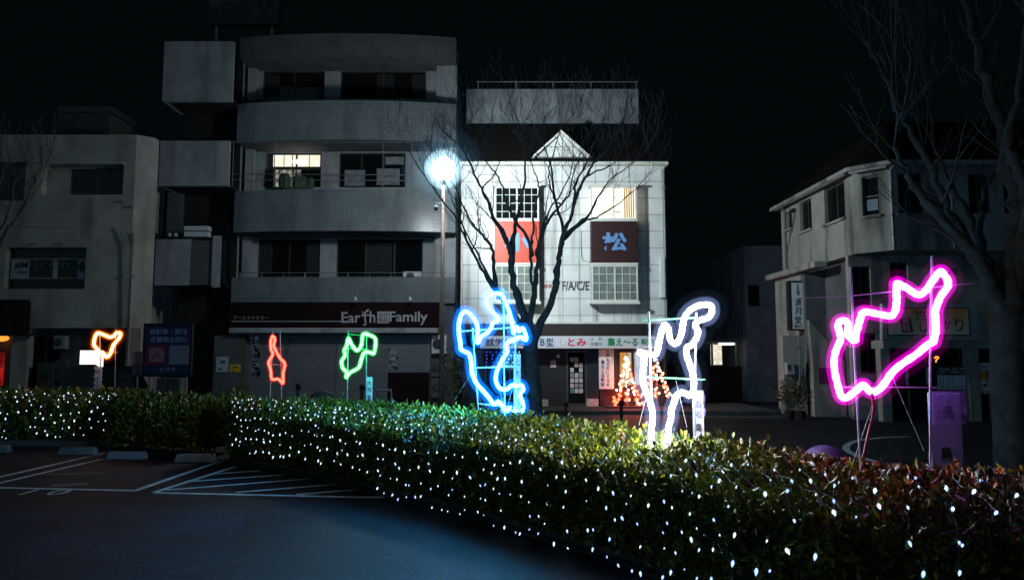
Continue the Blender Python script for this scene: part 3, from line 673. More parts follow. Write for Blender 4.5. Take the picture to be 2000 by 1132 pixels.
# ------------------------------------------------------------------ trees
def limb(px, D0, r0, r1, dj=0.0, rg=None):
    pts = [at(x, y, D0 + dj * i / max(1, len(px) - 1)) for i, (x, y) in enumerate(px)]
    pts = catmull(pts, False, 4); n = len(pts)
    return pts, [r0 + (r1 - r0) * (i / (n - 1)) ** .8 for i in range(n)]
tmin = .0045
def twig(mb, p, d, length, r, depth, rg, up=.4, kink=.13):
    n = max(3, int(length / .14)); pts = [p.copy()]; q = p.copy(); dd = d.normalized()
    for i in range(n):
        dd = (dd + Vector((rg.gauss(0, kink), rg.gauss(0, kink), rg.gauss(0, kink) + up * .3))).normalized()
        q = q + dd * (length / n); pts.append(q.copy())
        if depth > 0 and i > 0 and rg.random() < .62:
            side = Vector((rg.gauss(0, 1), rg.gauss(0, .8), rg.gauss(.7, .5))).normalized()
            twig(mb, q, (dd * .75 + side * .65), length * rg.uniform(.35, .65) * (1 - .4 * i / n), r * (1 - .6 * i / n) * .62, depth - 1, rg, up, kink)
    mb.tube(pts, [max(tmin, r * (1 - .8 * i / n)) for i in range(n + 1)], 4 if r < .012 else 5, cap=False)
def tree(label, base, Tr, limbs, D, twl, twr, seed, m, spread=1.0, dens=.25, depth=2, name='bare_tree', loc=None):
    rg = random.Random(seed)
    root = thing(name, loc, label, 'tree')
    mb = MB(); mb.tube(Tr[0], Tr[1], 12); mb.build('trunk', m, root, smooth=True)
    tw = MB()
    for px, dj, r0, r1 in limbs:
        pts, rr = limb(px, D, r0, r1, dj)
        # knots and slight irregularity
        pts = [p + Vector((rg.gauss(0, .012), rg.gauss(0, .03), rg.gauss(0, .01))) for p in pts]
        rr = [a * (1 + .14 * rg.random() + (.35 if rg.random() < .08 else 0)) for a in rr]
        lm = MB(); lm.tube(pts, rr, 8); lm.build('limb', m, root, smooth=True)
        n = len(pts)
        for i in range(2, n):
            f = i / (n - 1)
            if f > .3 and rg.random() < dens * (.4 + 1.4 * f):
                t = (pts[i] - pts[i - 1]).normalized(); side = Vector((rg.gauss(0, 1) * spread, rg.gauss(0, .8), rg.gauss(.5, .5))).normalized()
                twig(tw, pts[i], t * .6 + side * .8, twl * rg.uniform(.5, 1.1), min(.017, rr[i] * rg.uniform(.35, .6)), depth - 1, rg)
        t = (pts[-1] - pts[-3]).normalized()
        for k in range(4):
            twig(tw, pts[-1], t + Vector((rg.gauss(0, .45) * spread, rg.gauss(0, .3), rg.gauss(.25, .2))), twl * rg.uniform(.9, 1.5), r1 * .8, depth, rg)
    tw.build('twigs', m, root)
    return root
D = 16.5
tr = [at(1042, 806, D), at(1041, 760, D), at(1037, 710, D), at(1036, 672, D), at(1036, 650, D)]; tr[0].z = -.05
limbs = [
 ([(1030, 668), (1023, 615), (1010, 575), (1000, 540), (998, 500), (992, 478), (983, 455), (966, 430), (955, 400), (940, 368), (921, 330), (905, 292)], -.8, .105, .018),
 ([(1018, 640), (1004, 612), (985, 588), (969, 560), (964, 510), (958, 478), (943, 460), (925, 440), (905, 405), (893, 372)], .6, .075, .016),
 ([(985, 590), (962, 560), (945, 532), (921, 490), (903, 450), (886, 420), (862, 390), (832, 345), (802, 300)], .9, .045, .012),
 ([(975, 575), (950, 530), (930, 490), (910, 455), (895, 420), (880, 385), (866, 350)], 1.4, .032, .012),
 ([(1000, 520), (1003, 470), (1006, 440), (1012, 415), (1020, 380), (1026, 340), (1022, 290), (1020, 250)], .4, .06, .014),
 ([(1040, 500), (1030, 462), (1012, 440), (1000, 420), (986, 385), (977, 352), (963, 332), (938, 305)], -.5, .042, .012),
 ([(1040, 660), (1035, 625), (1043, 575), (1046, 545), (1050, 510), (1052, 480), (1066, 440), (1078, 420), (1096, 400), (1110, 380)], -.4, .085, .02),
 ([(1044, 560), (1037, 540), (1038, 490), (1040, 455), (1046, 400), (1054, 370), (1048, 345), (1035, 315)], .3, .04, .015),
 ([(1096, 400), (1082, 385), (1075, 360), (1072, 330), (1085, 285), (1095, 250)], .5, .026, .01),
 ([(1042, 668), (1056, 630), (1070, 603), (1080, 575), (1088, 545), (1089, 515), (1094, 490), (1100, 462), (1106, 440), (1118, 418), (1128, 375), (1146, 340), (1168, 310), (1195, 280)], -.9, .1, .02),
 ([(1100, 455), (1095, 425), (1084, 390), (1079, 350), (1076, 318), (1060, 280)], .7, .042, .013),
 ([(1104, 460), (1126, 440), (1150, 420), (1166, 388), (1192, 350), (1232, 322)], .2, .045, .012),
 ([(1103, 468), (1140, 432), (1165, 425), (1192, 408), (1230, 380), (1268, 340)], .8, .034, .009),
 ([(1118, 420), (1121, 382), (1128, 350), (1150, 312), (1162, 275), (1178, 235)], .6, .036, .012),
 ([(1140, 350), (1165, 335), (1195, 322), (1210, 300), (1225, 270)], .5, .022, .01),
 ([(940, 368), (965, 340), (975, 310), (972, 270)], .4, .02, .01),
 ([(1050, 480), (1062, 440), (1075, 410), (1100, 370), (1118, 330), (1120, 290)], 1.0, .03, .011),
]
limbs = [(a_, b_, c_ * .92, d_ * .8) for a_, b_, c_, d_ in limbs]
tree('bare branching tree in front of the white building, its foot behind the blue neon', None, (tr, [.24, .19, .17, .165, .16]), limbs, D, 1.15, .01, 11, M_bark, dens=.24, depth=2, loc=(tr[0].x, D, 0))
D = 8.2
tr = [at(1985, 960, D), at(1975, 860, D), at(1968, 760, D), at(1966, 660, D), at(1970, 590, D)]; tr[0].z = -.05
limbs = [
 ([(1962, 620), (1935, 560), (1905, 500), (1867, 459), (1809, 393), (1783, 353), (1765, 327), (1740, 280)], -.3, .11, .025),
 ([(1965, 610), (1930, 540), (1895, 486), (1853, 411), (1831, 353), (1783, 265), (1748, 210), (1720, 130)], .5, .1, .02),
 ([(1966, 600), (1940, 530), (1911, 486), (1889, 411), (1853, 353), (1830, 290), (1815, 200)], 1.2, .08, .02),
 ([(1970, 640), (1972, 540), (1988, 460), (1988, 397), (1968, 331), (1964, 274), (1937, 199), (1915, 110), (1890, 20), (1860, -80)], .4, .16, .05),
 ([(1975, 700), (1995, 560), (2005, 440), (1990, 340), (1968, 290), (1981, 221), (1999, 132), (2003, 20)], -.4, .12, .03),
 ([(1920, 500), (1915, 440), (1925, 370), (1950, 330)], .3, .05, .02),
]
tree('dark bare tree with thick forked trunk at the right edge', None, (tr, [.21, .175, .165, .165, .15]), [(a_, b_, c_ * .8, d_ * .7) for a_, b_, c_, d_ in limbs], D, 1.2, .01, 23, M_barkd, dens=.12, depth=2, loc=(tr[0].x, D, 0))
D = 19
tr = [at(-75, 800, D), at(-60, 650, D), at(-35, 560, D)]; tr[0].z = -.15
limbs = [([(-40, 580), (-5, 485), (22, 440), (45, 410), (62, 372), (74, 335)], .3, .07, .016), ([(-45, 600), (-15, 480), (8, 440), (18, 400), (30, 350)], -.3, .06, .015), ([(22, 440), (50, 400), (80, 360)], .5, .03, .01), ([(-40, 570), (-30, 450), (-10, 380), (10, 330)], 0, .06, .015)]
tree('faint bare tree at the far left in front of the beige building', None, (tr, [.13, .11, .1]), limbs, D, .9, .01, 31, M_bark, dens=.4, depth=2, loc=(tr[0].x, D, -.1))

# ------------------------------------------------------------------ white building with red bay panels
YM = 28.0; PM = front(YM)
zE = PM.hit(1100, 325)[1]; uL, uR = PM.hit(903, 600)[0], PM.hit(1303, 600)[0]
cx = (uL + uR) / 2
mainb = thing('salon_building', (cx, YM, GZ), 'white panelled three-storey building with red bay panels behind the bare tree', 'building')
zG = PM.hit(1100, 636)[1]
mb = MB(); mb.box(uL + .02, uR - .02, YM + .32, YM + 9, GZ, zE - .02); mb.build('body', M_dim, mainb)
wall(PM, uL, uR, zG, zE, [], .3, 'wall', M_white, mainb)
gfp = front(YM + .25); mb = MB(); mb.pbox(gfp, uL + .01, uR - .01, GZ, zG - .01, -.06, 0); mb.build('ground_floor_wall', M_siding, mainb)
# cornice, roof slope, gable, roof band
mb = MB(); mb.pbox(PM, uL - .1, uR + .1, zE, zE + .12, -.2, .3); mb.build('eave', M_wframe, mainb, bevel=.02)
z1 = PM.hit(1100, 243, -1.3)[1]; e = PM.rect(905, 240, 1262, 250, -1.3)
mb = MB(); a = [PM.w(uL - .08, zE + .125, .28), PM.w(uR + .08, zE + .125, .28), PM.w(e[1] + .2, z1, -1.3), PM.w(uL + .05, z1, -1.3)]
b = [PM.w(uL - .08, zE + .125, -8.5), PM.w(uR + .08, zE + .125, -8.5), PM.w(e[1] + .2, z1, -7.5), PM.w(uL + .05, z1, -7.5)]
mb.add(a + b, [(0, 1, 2, 3), (1, 5, 6, 2), (4, 0, 3, 7), (5, 4, 7, 6), (3, 2, 6, 7), (0, 4, 5, 1)]); mb.build('roof', M_roof, mainb)
g = PM.rect(1050, 262, 1142, 306, .3); gm = (g[0] + g[1]) / 2
mb = MB(); mb.pprism(PM, [(g[0], g[2]), (g[1], g[2]), (gm, g[3])], -1.0, .3); mb.build('gable', M_white, mainb)
mb = MB()
for sgn, gu in ((-1, g[0]), (1, g[1])):
    mb.pprism(PM, [(gu + sgn * .12, g[2] - .02), (gm, g[3] + .02), (gm, g[3] + .13), (gu + sgn * .22, g[2] - .02)][::sgn], -1.05, .42)
mb.build('gable_roof', M_wframe, mainb)
bz = front(YM + 1.45); r_ = bz.rect(911, 174, 1247, 241)
mb = MB(); mb.pbox(bz, *r_, -.25, 0)
for i in range(1, 9):
    u = r_[0] + (r_[1] - r_[0]) * i / 9; mb.pbox(bz, u - .012, u + .012, r_[2] + .02, r_[3] - .02, 0, .012)
mb.build('roof_parapet', mat('grey_parapet_sheet', (.13, .145, .16), .8, .25, 1.5, stain=(.5, 1.5)), mainb)
mb = MB()
for px in (934, 1008, 1080, 1155, 1243):
    u = bz.hit(px, 170)[0]; mb.pbox(bz, u - .02, u + .02, r_[3] + .001, r_[3] + .35, -.1, -.06)
mb.pbox(bz, bz.hit(930, 165)[0], bz.hit(1247, 165)[0], r_[3] + .3, r_[3] + .33, -.055, -.03)
mb.build('roof_rail', M_metal, mainb)
def dpipe(pl, px, y0, y1, off, parent, m=M_frame, r=.04):
    u = pl.hit(px, (y0 + y1) / 2, off)[0]; a = pl.hit(px, y0, off)[1]; b = pl.hit(px, y1, off)[1]
    mb = MB(); mb.tube([pl.w(u, b, off), pl.w(u, a, off)], r, 8)
    for k in range(4): z = b + (a - b) * (k + .5) / 4; mb.pbox(pl, u - .06, u + .06, z, z + .03, off - .05, off + .045)
    return mb.build('drainpipe', m, parent)
dpipe(PM, 902, 330, 630, .08, mainb, M_wframe); dpipe(PM, 1299, 330, 630, .08, mainb, M_metal)
# bays
M_warm = glow('warm_lit_room', (1.0, .88, .66), 1.9, (1.0, .95, .82), 1.2)
for (x0, x1, red, mred, lit) in ((966, 1053, 'red_panel', M_red, False), (1155, 1245, 'red_panel', M_dred, True)):
    off = .45
    U = PM.rect(x0, 363, x1, 588, off); u0, u1 = U[0], U[1]
    zt = PM.hit(x0, 364, off)[1]; z2 = PM.hit(x0, 432, off)[1]; z3 = PM.hit(x0, 513, off)[1]; z4 = PM.hit(x0, 588, off)[1]
    mb = MB()
    mb.pbox(PM, u0 - .06, u1 + .06, zt, zt + .07, .002, off + .06); mb.pbox(PM, u0 - .06, u1 + .06, z4 - .1, z4, .002, off + .06)
    mb.pbox(PM, u0 - .02, u1 + .02, z3 - .08, z3, .002, off + .02); mb.pbox(PM, u0 - .02, u1 + .02, z2, z2 + .06, .002, off + .02)
    mb.build('bay_trim', M_wframe, mainb)
    mb = MB(); mb.pbox(PM, u0, u1, z3 + .003, z2 - .003, .003, off)
    n = 22
    for i in range(n): u = u0 + (u1 - u0) * (i + .5) / n; mb.pbox(PM, u - .018, u + .018, z3 + .02, z2 - .02, off, off + .012)
    mb.build(red, mred, mainb)
    for (za, zb, li) in ((z2 + .062, zt - .002, lit), (z4 + .002, z3 - .082, False)):
        gm_ = M_gglass if not li else None
        if not li:
            window(PM, (u0, u1, za, zb), off - .04, mainb, cols=6, rows=4, fm=M_wframe, gm=(M_glass if (x0 < 1000 and za > z3) else M_gglass), fw=.06, bar=.022)
        else:
            window(PM, (u0, u1, za, zb), off - .04, mainb, cols=2, rows=1, fm=M_wframe, gm=M_warm, fw=.06)
            mb = MB(); c0 = PM.rect(1219, 366, 1240, 425, off)
            for i in range(5): u = c0[0] + (c0[1] - c0[0]) * i / 5; mb.pbox(PM, u, u + .06, c0[2], c0[3] - .02, off - .044 + .003, off - .035)
            mb.build('curtain', mat('amber_curtain', (.6, .35, .12), .8), mainb)
            mb = MB(); c1 = PM.rect(1199, 412, 1212, 414, off); mb.pbox(PM, c1[0], c1[1], c1[2], c1[3], off - .04, off - .03)
            for uu in (c1[0], c1[1] - .03): mb.pbox(PM, uu, uu + .02, za + .07, c1[2], off - .04, off - .031)
            mb.build('chair', mat('chair_wood', (.4, .2, .08), .6), mainb)
        # cheeks with side lights
        sd_ = MB()
        for uu in (u0, u1 - .05): 
            sd_.pbox(PM, uu, uu + .05, za, za + .05, .003, off - .075); sd_.pbox(PM, uu, uu + .05, zb - .05, zb, .003, off - .075)
            for k in (1, 2, 3): z = za + (zb - za) * k / 4; sd_.pbox(PM, uu, uu + .05, z - .012, z + .012, .003, off - .075)
        sd_.build('side_frame', M_wframe, mainb)
        sd_ = MB()
        for uu in (u0 + .02, u1 - .035): sd_.pbox(PM, uu, uu + .012, za + .02, zb - .02, .003, off - .08)
        sd_.build('side_pane', M_warm if li else M_gglass, mainb)
# painted-on brush characters on the red panels
t = text('小', PM, PM.rect(985, 455, 1036, 492, .465), .464, M_lblue, mainb, bold=.035, thick=.01)
t = text('松', PM, PM.rect(1176, 454, 1225, 490, .465), .464, M_lblue, mainb, bold=.035, thick=.01)
text('F/A/C/E', PM, PM.rect(1098, 549, 1151, 567, 0), .004, mat('dark_letter', (.05, .045, .05), .5), mainb, bold=.02, thick=.012)
text('美容室', PM, PM.rect(1059, 554, 1093, 563, 0), .004, mat('rust_letter', (.3, .06, .04), .5), mainb, bold=.01, thick=.01)
# vertical light fitting on the right of the facade
v = PM.rect(1289, 503, 1299, 582, .12); mb = MB(); mb.pbox(PM, v[0], v[1], v[2], v[3], .003, .2)
o = mb.build('blade_sign', M_sign, None, bevel=.03); tag(o, 'blank slim vertical sign box on the right edge of the white facade', 'sign')
# cables
mb = MB()
for l in ([(1135, 452), (1136, 500), (1145, 510), (1158, 512)], [(1055, 500), (1063, 512), (1058, 530), (1050, 528)], [(905, 640), (1000, 633), (1290, 634)]):
    mb.tube(catmull([PM.w(*PM.hit(x, y, .02), .02) for x, y in l], False, 4), .01, 5)
mb.build('wall_cable', M_ink, mainb)
# fascia band and sign
mb = MB(); r_ = PM.rect(905, 632, 1291, 655, .35); mb.pbox(PM, r_[0], r_[1], r_[2], r_[3], -.2, .35); mb.build('fascia', M_brown, mainb)
mb = MB(); mb.pbox(PM, uL, uR - .1, r_[3] + .002, r_[3] + .08, -.2, .38); mb.build('ledge', M_wframe, mainb)
r_ = PM.rect(938, 656, 1281, 680, .42); so = thing('shop_sign', PM.w((r_[0] + r_[1]) / 2, r_[2], .4), 'long white shop sign with navy, crimson and green Japanese lettering', 'sign')
mb = MB(); mb.pbox(PM, r_[0], r_[1], r_[2], r_[3], .2, .42); mb.build('panel', M_sign, so, bevel=.01)
def st(s, x0, x1, m, y0=660, y1=676, bold=.02): text(s, PM, PM.rect(x0, y0, x1, y1, .42), .421, m, so, bold=bold, thick=.004)
st('就労継続', 948, 1022, M_navy); st('支援', 1026, 1052, M_navy); st('B', 1055, 1064, M_navy, 661, 675); st('型', 1067, 1081, M_navy); st('とみ', 1109, 1145, M_pink, bold=.03)
st('小　松', 1153, 1176, M_ink, 658, 665, .0); st('作業所', 1153, 1176, M_ink, 668, 675, .0); st('集え〜る', 1186, 1246, M_green, 659, 676, .025); st('駅前', 1252, 1278, M_green, 661, 675, .02)
mb = MB()
for k in range(3):
    c = PM.w(*PM.hit(1088 + k * 7, 664 + k * 3, .425), .425)
mb.pbox(PM, *PM.rect(1086, 658, 1103, 677, .43), .4215, .425); mb.build('faded_emblem', mat('faded_emblem', (.66, .62, .68), .5, .3, 14), so)
# door, windows of the ground floor
r_ = gfp.rect(1106, 684, 1146, 797, .02)
window(gfp, (r_[0], r_[1], GZ + .14, r_[3]), .03, mainb, cols=1, rows=1, fm=M_dframe, gm=M_glass, fw=.07, name='door')
mb = MB(); rg = random.Random(5); q = gfp.rect(1113, 697, 1139, 768, .05)
for j in range(7):
    for i in range(3):
        if rg.random() < .92:
            du = (q[1] - q[0]) / 3; dz = (q[3] - q[2]) / 7; u = q[0] + du * i; z = q[2] + dz * j
            mb.m = rg.choice([0, 0, 1, 2]); mb.pbox(gfp, u + .015, u + du - .015, z + .02, z + dz - .015, .034, .037 + .001 * i)
mb.build('poster', [M_paper, mat('teal_paper', (.06, .2, .22), .7, .4, 30), mat('dim_paper', (.2, .22, .25), .7, .5, 40)], mainb)
r_ = gfp.rect(948, 690, 1020, 780, .02); window(gfp, r_, .03, mainb, cols=3, rows=1, fm=M_dframe, gm=M_glass, fw=.05)
mb = MB()
for (a, b) in (((1042, 780), (1071, 803)), ((1146, 778), (1169, 803))):
    q = gfp.rect(a[0], a[1], b[0], b[1], .14); mb.pbox(gfp, q[0], q[1], GZ + .12, q[3], .001, .14)
mb.build('brick_plinth', M_brick, mainb)
mb = MB(); q = gfp.rect(1146, 700, 1169, 778, .1); mb.pbox(gfp, q[0], q[1], q[2] + .005, zG - .05, .001, .1); q = gfp.rect(1172, 760, 1206, 800, .1); mb.pbox(gfp, q[0], q[1], GZ + .12, q[3], .001, .1)
mb.build('pilaster', M_siding, mainb)
mb = MB(); q = gfp.rect(1075, 703, 1086, 717, .03); mb.pbox(gfp, *q, .001, .03); o = mb.build('notice', M_paper, mainb)
mb = MB(); q = gfp.rect(1087, 690, 1093, 700, .1); mb.sphere(gfp.w((q[0] + q[1]) / 2, (q[2] + q[3]) / 2, .08), .07, 10, 6); mb.build('wall_lamp', M_sign, mainb)
# vertical sign
vp = front(YM - .1); r_ = vp.rect(1170, 681, 1199, 759); vs_ = thing('vertical_sign', vp.w((r_[0] + r_[1]) / 2, r_[2]), 'white vertical sign with black and navy writing beside the lit tree window', 'sign')
mb = MB(); mb.pbox(vp, *r_, -.1, 0); mb.build('panel', M_sign, vs_, bevel=.008)
def vt(s, x0, y0, x1, y1, m, bold=.02):
    n = len(s)
    for i, ch in enumerate(s):
        a = y0 + (y1 - y0) * i / n; b = y0 + (y1 - y0) * (i + .86) / n
        if ch == '〜' or ch == 'ー': ch = '｜'; text(ch, vp, vp.rect((x0 + x1) / 2 - .7, a, (x0 + x1) / 2 + .7, b), .001, m, vs_, bold=0, thick=.003)
        else: text(ch, vp, vp.rect(x0, a, x1, b), .001, m, vs_, bold=bold, thick=.003)
vt('NPO法人', 1194, 683, 1198, 708, M_ink, .0); vt('笠岡を元気にする会', 1184, 683, 1191, 755, M_ink, .01); vt('集えーる駅前', 1173.5, 703, 1181, 755, M_navy, .03)
# lit shop window and tree-shaped lights
M_lit1 = glow('warm_shop_light', (1.0, .42, .1), .6, (1.0, .8, .55), 2.5); M_lit2 = glow('dim_shop_light', (.36, .4, .38), .8, (.62, .64, .6), 1.5)
window(gfp, gfp.rect(1209, 686, 1235, 753, .02), .03, mainb, cols=1, fm=M_dframe, gm=M_lit1, fw=.04); window(gfp, gfp.rect(1237, 686, 1266, 753, .02), .03, mainb, cols=1, fm=M_dframe, gm=M_lit2, fw=.04)
window(gfp, gfp.rect(1270, 686, 1298, 753, .02), .03, mainb, cols=1, fm=M_dframe, gm=M_glass, fw=.04)
mb = MB(); mb.sphere((0, 0, 0), .038, 6, 4); tmp = mb.build('bulb', glow('tree_bulb_warm', (1, .66, .38), 11)); bw = tmp.data; bpy.data.objects.remove(tmp)
mb = MB(); mb.sphere((0, 0, 0), .05, 6, 4); tmp = mb.build('bulb', glow('tree_bulb_red', (1, .03, .012), 26)); brd = tmp.data; bpy.data.objects.remove(tmp)
def light_tree(px, ytop, hw, ybot, off, label, seed, n=90, flare=1.0):
    pl = front(YM - off); rg = random.Random(seed)
    a = pl.w(*pl.hit(px, ytop)); b = pl.w(*pl.hit(px, ybot)); W = hw / FPX * YM
    b.z = max(b.z, GZ + .16)
    root = thing('light_tree', (a.x, a.y, GZ + .12), label, 'christmas lights', 'trees made of red and white string lights')
    pole = MB(); pole.tube([(a.x, a.y, GZ + .121), (a.x, a.y, a.z)], .02, 6); pole.build('pole', M_metal, root)
    cb = MB()
    for k in range(8):
        an = math.pi * 2 * k / 8; pts = []
        for t in [i / 6 for i in range(7)]:
            rr = W * (t * .62 + .38 * t ** 3.5); pts.append(Vector((a.x + rr * math.cos(an), a.y + rr * math.sin(an) * .45, a.z + (b.z - a.z) * t)))
        cb.tube(pts, .008, 4)
    cb.build('cable', M_wire, root)
    for i in range(n):
        k = rg.randrange(8); an = math.pi * 2 * k / 8 + rg.gauss(0, .05); t = rg.random() ** .62
        rr = W * (t * .62 + .38 * t ** 3.5)
        red = rg.random() < .15 + .6 * t * t
        o = bpy.data.objects.new('bulb', brd if red else bw); col.objects.link(o); kid(o, root)
        o.location = (a.x + rr * math.cos(an) + rg.gauss(0, .02), a.y + rr * math.sin(an) * .45, a.z + (b.z - a.z) * t + rg.gauss(0, .02))
    return root
light_tree(1224, 688, 32, 792, .55, 'cone of white and red string lights in front of the warm shop window', 3, 98)
light_tree(1282, 690, 30, 775, .6, 'cone of string lights half hidden behind the white neon', 4, 70)
mb = MB(); mb.box(PM.hit(1175, 795)[0], PM.hit(1262, 795)[0], YM - 1.0, YM - .2, GZ + .121, GZ + .17); tag(mb.build('doormat', M_black, None), 'dark low mat under the lit tree of lights', 'mat')
# blue icicle lights in the left shop window
il = thing('string_light', gfp.w(gfp.hit(1000, 700)[0], 1.5, .1), 'small blue and white string lights in the dark shop window behind the blue neon', 'string lights')
rg = random.Random(8); cb = MB(); M_ib = glow('icicle_blue', (.1, .08, 1), 3); M_iw = glow('icicle_white', (.8, .85, 1), 3)
mb = MB(); mb.sphere((0, 0, 0), .018, 5, 3); tmp = mb.build('bulb', M_ib); ib = tmp.data; bpy.data.objects.remove(tmp); ib2 = ib.copy(); ib2.materials.clear(); ib2.materials.append(M_iw)
for k in range(7):
    x = 950 + k * 10; pts = [gfp.w(*gfp.hit(x + rg.uniform(-2, 2), 687 + q * 9, .08), .08) for q in range(4)]
    cb.tube(pts, .005, 4)
    for q in range(5):
        o = bpy.data.objects.new('bulb', ib if k < 3 else ib2); col.objects.link(o); kid(o, il); o.location = pts[0].lerp(pts[3], q / 4) + Vector((rg.gauss(0, .05), -.02, 0))
cb.build('cable', M_wire, il)

# ------------------------------------------------------------------ grey tiled building with bowed balconies
YE = 28.2; PE = front(YE)
e0, e1 = PE.hit(452, 560)[0], PE.hit(888, 560)[0]
ear = thing('tiled_building', ((e0 + e1) / 2, YE, GZ), 'grey tiled four-storey building with bowed balconies and a maroon shop fascia', 'building')
zt = PE.hit(700, 72)[1]
RB = front(YE + 1.25)       # recessed wall behind the balconies
def bowed(z0, z1, u0, u1, bulge, name='balcony', m=M_tile, t=.16, flare=0.0):
    n = 28; mb = MB(); vs = []
    for i in range(n + 1):
        f = i / n; u = u0 + (u1 - u0) * f; o = bulge * max(0, math.sin(math.pi * f)) ** .75
        vs += [PE.w(u, z0, o), PE.w(u, z1, o), PE.w(u, z1, o - t), PE.w(u, z0 + .1, o - t)]
    for i in range(n):
        for k in range(3): mb_f = (4 * i + k, 4 * i + 4 + k, 4 * i + 5 + k, 4 * i + 1 + k); mb.f.append(mb_f); mb.mi.append(0)
        mb.f.append((4 * i + 3, 4 * i + 7, 4 * i + 4, 4 * i)); mb.mi.append(0)
    mb.f += [(0, 1, 2, 3), (4 * n + 3, 4 * n + 2, 4 * n + 1, 4 * n)]; mb.mi += [0, 0]; mb.v = [tuple(v) for v in vs]
    return mb.build(name, m, ear)
def slab(z, u0, u1, bulge, th=.1):
    n = 20; pts = []
    for i in range(n + 1):
        f = i / n; o = bulge * max(0, math.sin(math.pi * f)) ** .75 - .02; v = PE.w(u0 + (u1 - u0) * f, 0, o); pts.append((v.x, v.y))
    pts += [(u1, YE + 1.25), (u0, YE + 1.25)]
    mb = MB(); mb.prism(pts, z + .002, z + th); return mb.build('floor_slab', M_dim, ear)
def zz(py, off=0): return PE.hit(670, py, off)[1]
rows = [(65, 110, .45), (196, 275, .45), (369, 452, .45), (541, 592, .0)]
for (ya, yb, bl) in rows:
    bowed(zz(yb, bl * .6), zz(ya, bl), e0, e1, bl, m=M_dim if ya == 65 else M_tile); slab(zz(yb, bl * .6), e0 + .02, e1 - .02, bl)
mb = MB(); mb.box(e0 + .02, e1 - .02, YE + 1.5, YE + 11, GZ, zt); mb.build('body', M_dim, ear)
holesE = {}
zb0 = zz(592)
HR = [((513, 138, 634, 193), 2), ((665, 138, 832, 193), 2), ((516, 298, 627, 366), 3), ((662, 298, 792, 366), 3), ((503, 466, 625, 541), 2), ((657, 466, 826, 541), 3)]
hs = [RB.rect(*q) for q, _ in HR]
wall(RB, e0 + .03, e1 - .03, zb0 - .2, zt - .2, hs, .24, 'recessed_wall', M_tile_plain, ear)
M_room = glow('lit_office', (.75, .7, .5), .45, (.12, .16, .16), 5.0); M_tube = glow('lit_ceiling', (1.0, .93, .7), 1.0, (1.0, .98, .9), 2.0)
for h, (q, c) in zip(hs, HR):
    if q[0] == 516:
        lo = (h[0], h[1], h[2], h[2] + (h[3] - h[2]) * .56); hi = (h[0] + .25, h[1], lo[3] + .003, h[3])
        window(RB, lo, -.12, ear, cols=4, fm=M_dframe, gm=M_glass); window(RB, hi, -.12, ear, cols=4, fm=M_dframe, gm=M_tube, fw=.07)
        mb = MB(); s_ = RB.rect(536, 330, 575, 364); mb.pbox(RB, *s_, -.122, -.115); s_ = RB.rect(578, 326, 586, 358); mb.pbox(RB, *s_, -.122, -.114); mb.build('lit_pane', M_room, ear)
        s_ = RB.rect(566, 305, 600, 320); mb = MB(); cc = RB.w((s_[0] + s_[1]) / 2, s_[2] + .12, -.1)
        mb.sphere(cc, .3, 12, 6, sx=1.1, sy=.15, sz=.3); mb.build('ceiling_lamp', glow('ceiling_lamp', (1, .97, .9), 3), ear)
    else:
        window(RB, h, -.12, ear, cols=c, fm=M_dframe, gm=M_glass)
        if q[0] == 662:
            
            for bq in ((752, 305, 788, 320), (672, 331, 712, 362), (735, 328, 780, 360)):
                mb = MB(); mb.pbox(RB, *RB.rect(*bq), -.1, -.09); mb.build('blind', mat('grey_blind', (.2, .22, .24), .7, .3, 4), ear)
# curtains seen in some of the dark windows
M_cur = mat('dim_curtain', (.018, .02, .022), .9, .3, 5)
for q in ((515, 141, 545, 192), (735, 141, 770, 192), (804, 141, 829, 192), (505, 470, 530, 539), (597, 470, 623, 539), (715, 470, 765, 539)):
    r_ = RB.rect(*q); mb = MB(); n = 9
    for i in range(n): u = r_[0] + (r_[1] - r_[0]) * i / n; mb.pbox(RB, u, u + (r_[1] - r_[0]) / n * .96, r_[2] + .1, r_[3] - .05, -.123, -.112 + .008 * (i % 2))
    mb.build('curtain', M_cur, ear)
# balcony rails and posts
mb = MB()
for px in (455, 536, 571, 748, 804):
    u = PE.hit(px, 320, .1)[0]; mb.tube([PE.w(u, zz(368), .1), PE.w(u, zz(277), .1)], .018, 6)
mb.tube([PE.w(PE.hit(455, 278)[0], zz(279), .1), PE.w(PE.hit(805, 278)[0], zz(279), .1)], .015, 6)
for y in (341, 352): mb.tube([PE.w(PE.hit(455, y)[0], zz(y), .1), PE.w(PE.hit(790, y)[0], zz(y + 2), .1)], .015, 6)
mb.build('laundry_rail', M_metal, ear)
mb = MB(); mb.tube([PE.w(e0 + .05, zz(532), -.05), PE.w(e1 - .3, zz(532), -.05)], .014, 6)
for k in range(10): u = e0 + .3 + k * .83; mb.tube([PE.w(u, zz(541), -.05), PE.w(u, zz(532), -.05)], .012, 5)
mb.build('balcony_rail', M_metal, ear)
for px in (470,): dpipe(PE, px, 120, 545, -.6, ear, M_frame, .04)
# side pillars of the balcony front
for bx in ((e0 + .03, e0 + .35, YE + .9, YE + 1.24, zb0, zt - .4), (e1 - .85, e1 - .03, YE + .7, YE + 1.24, zb0, zt - .4)):
    mb = MB(); mb.box(*bx); mb.build('pillar', M_tile_plain, ear)
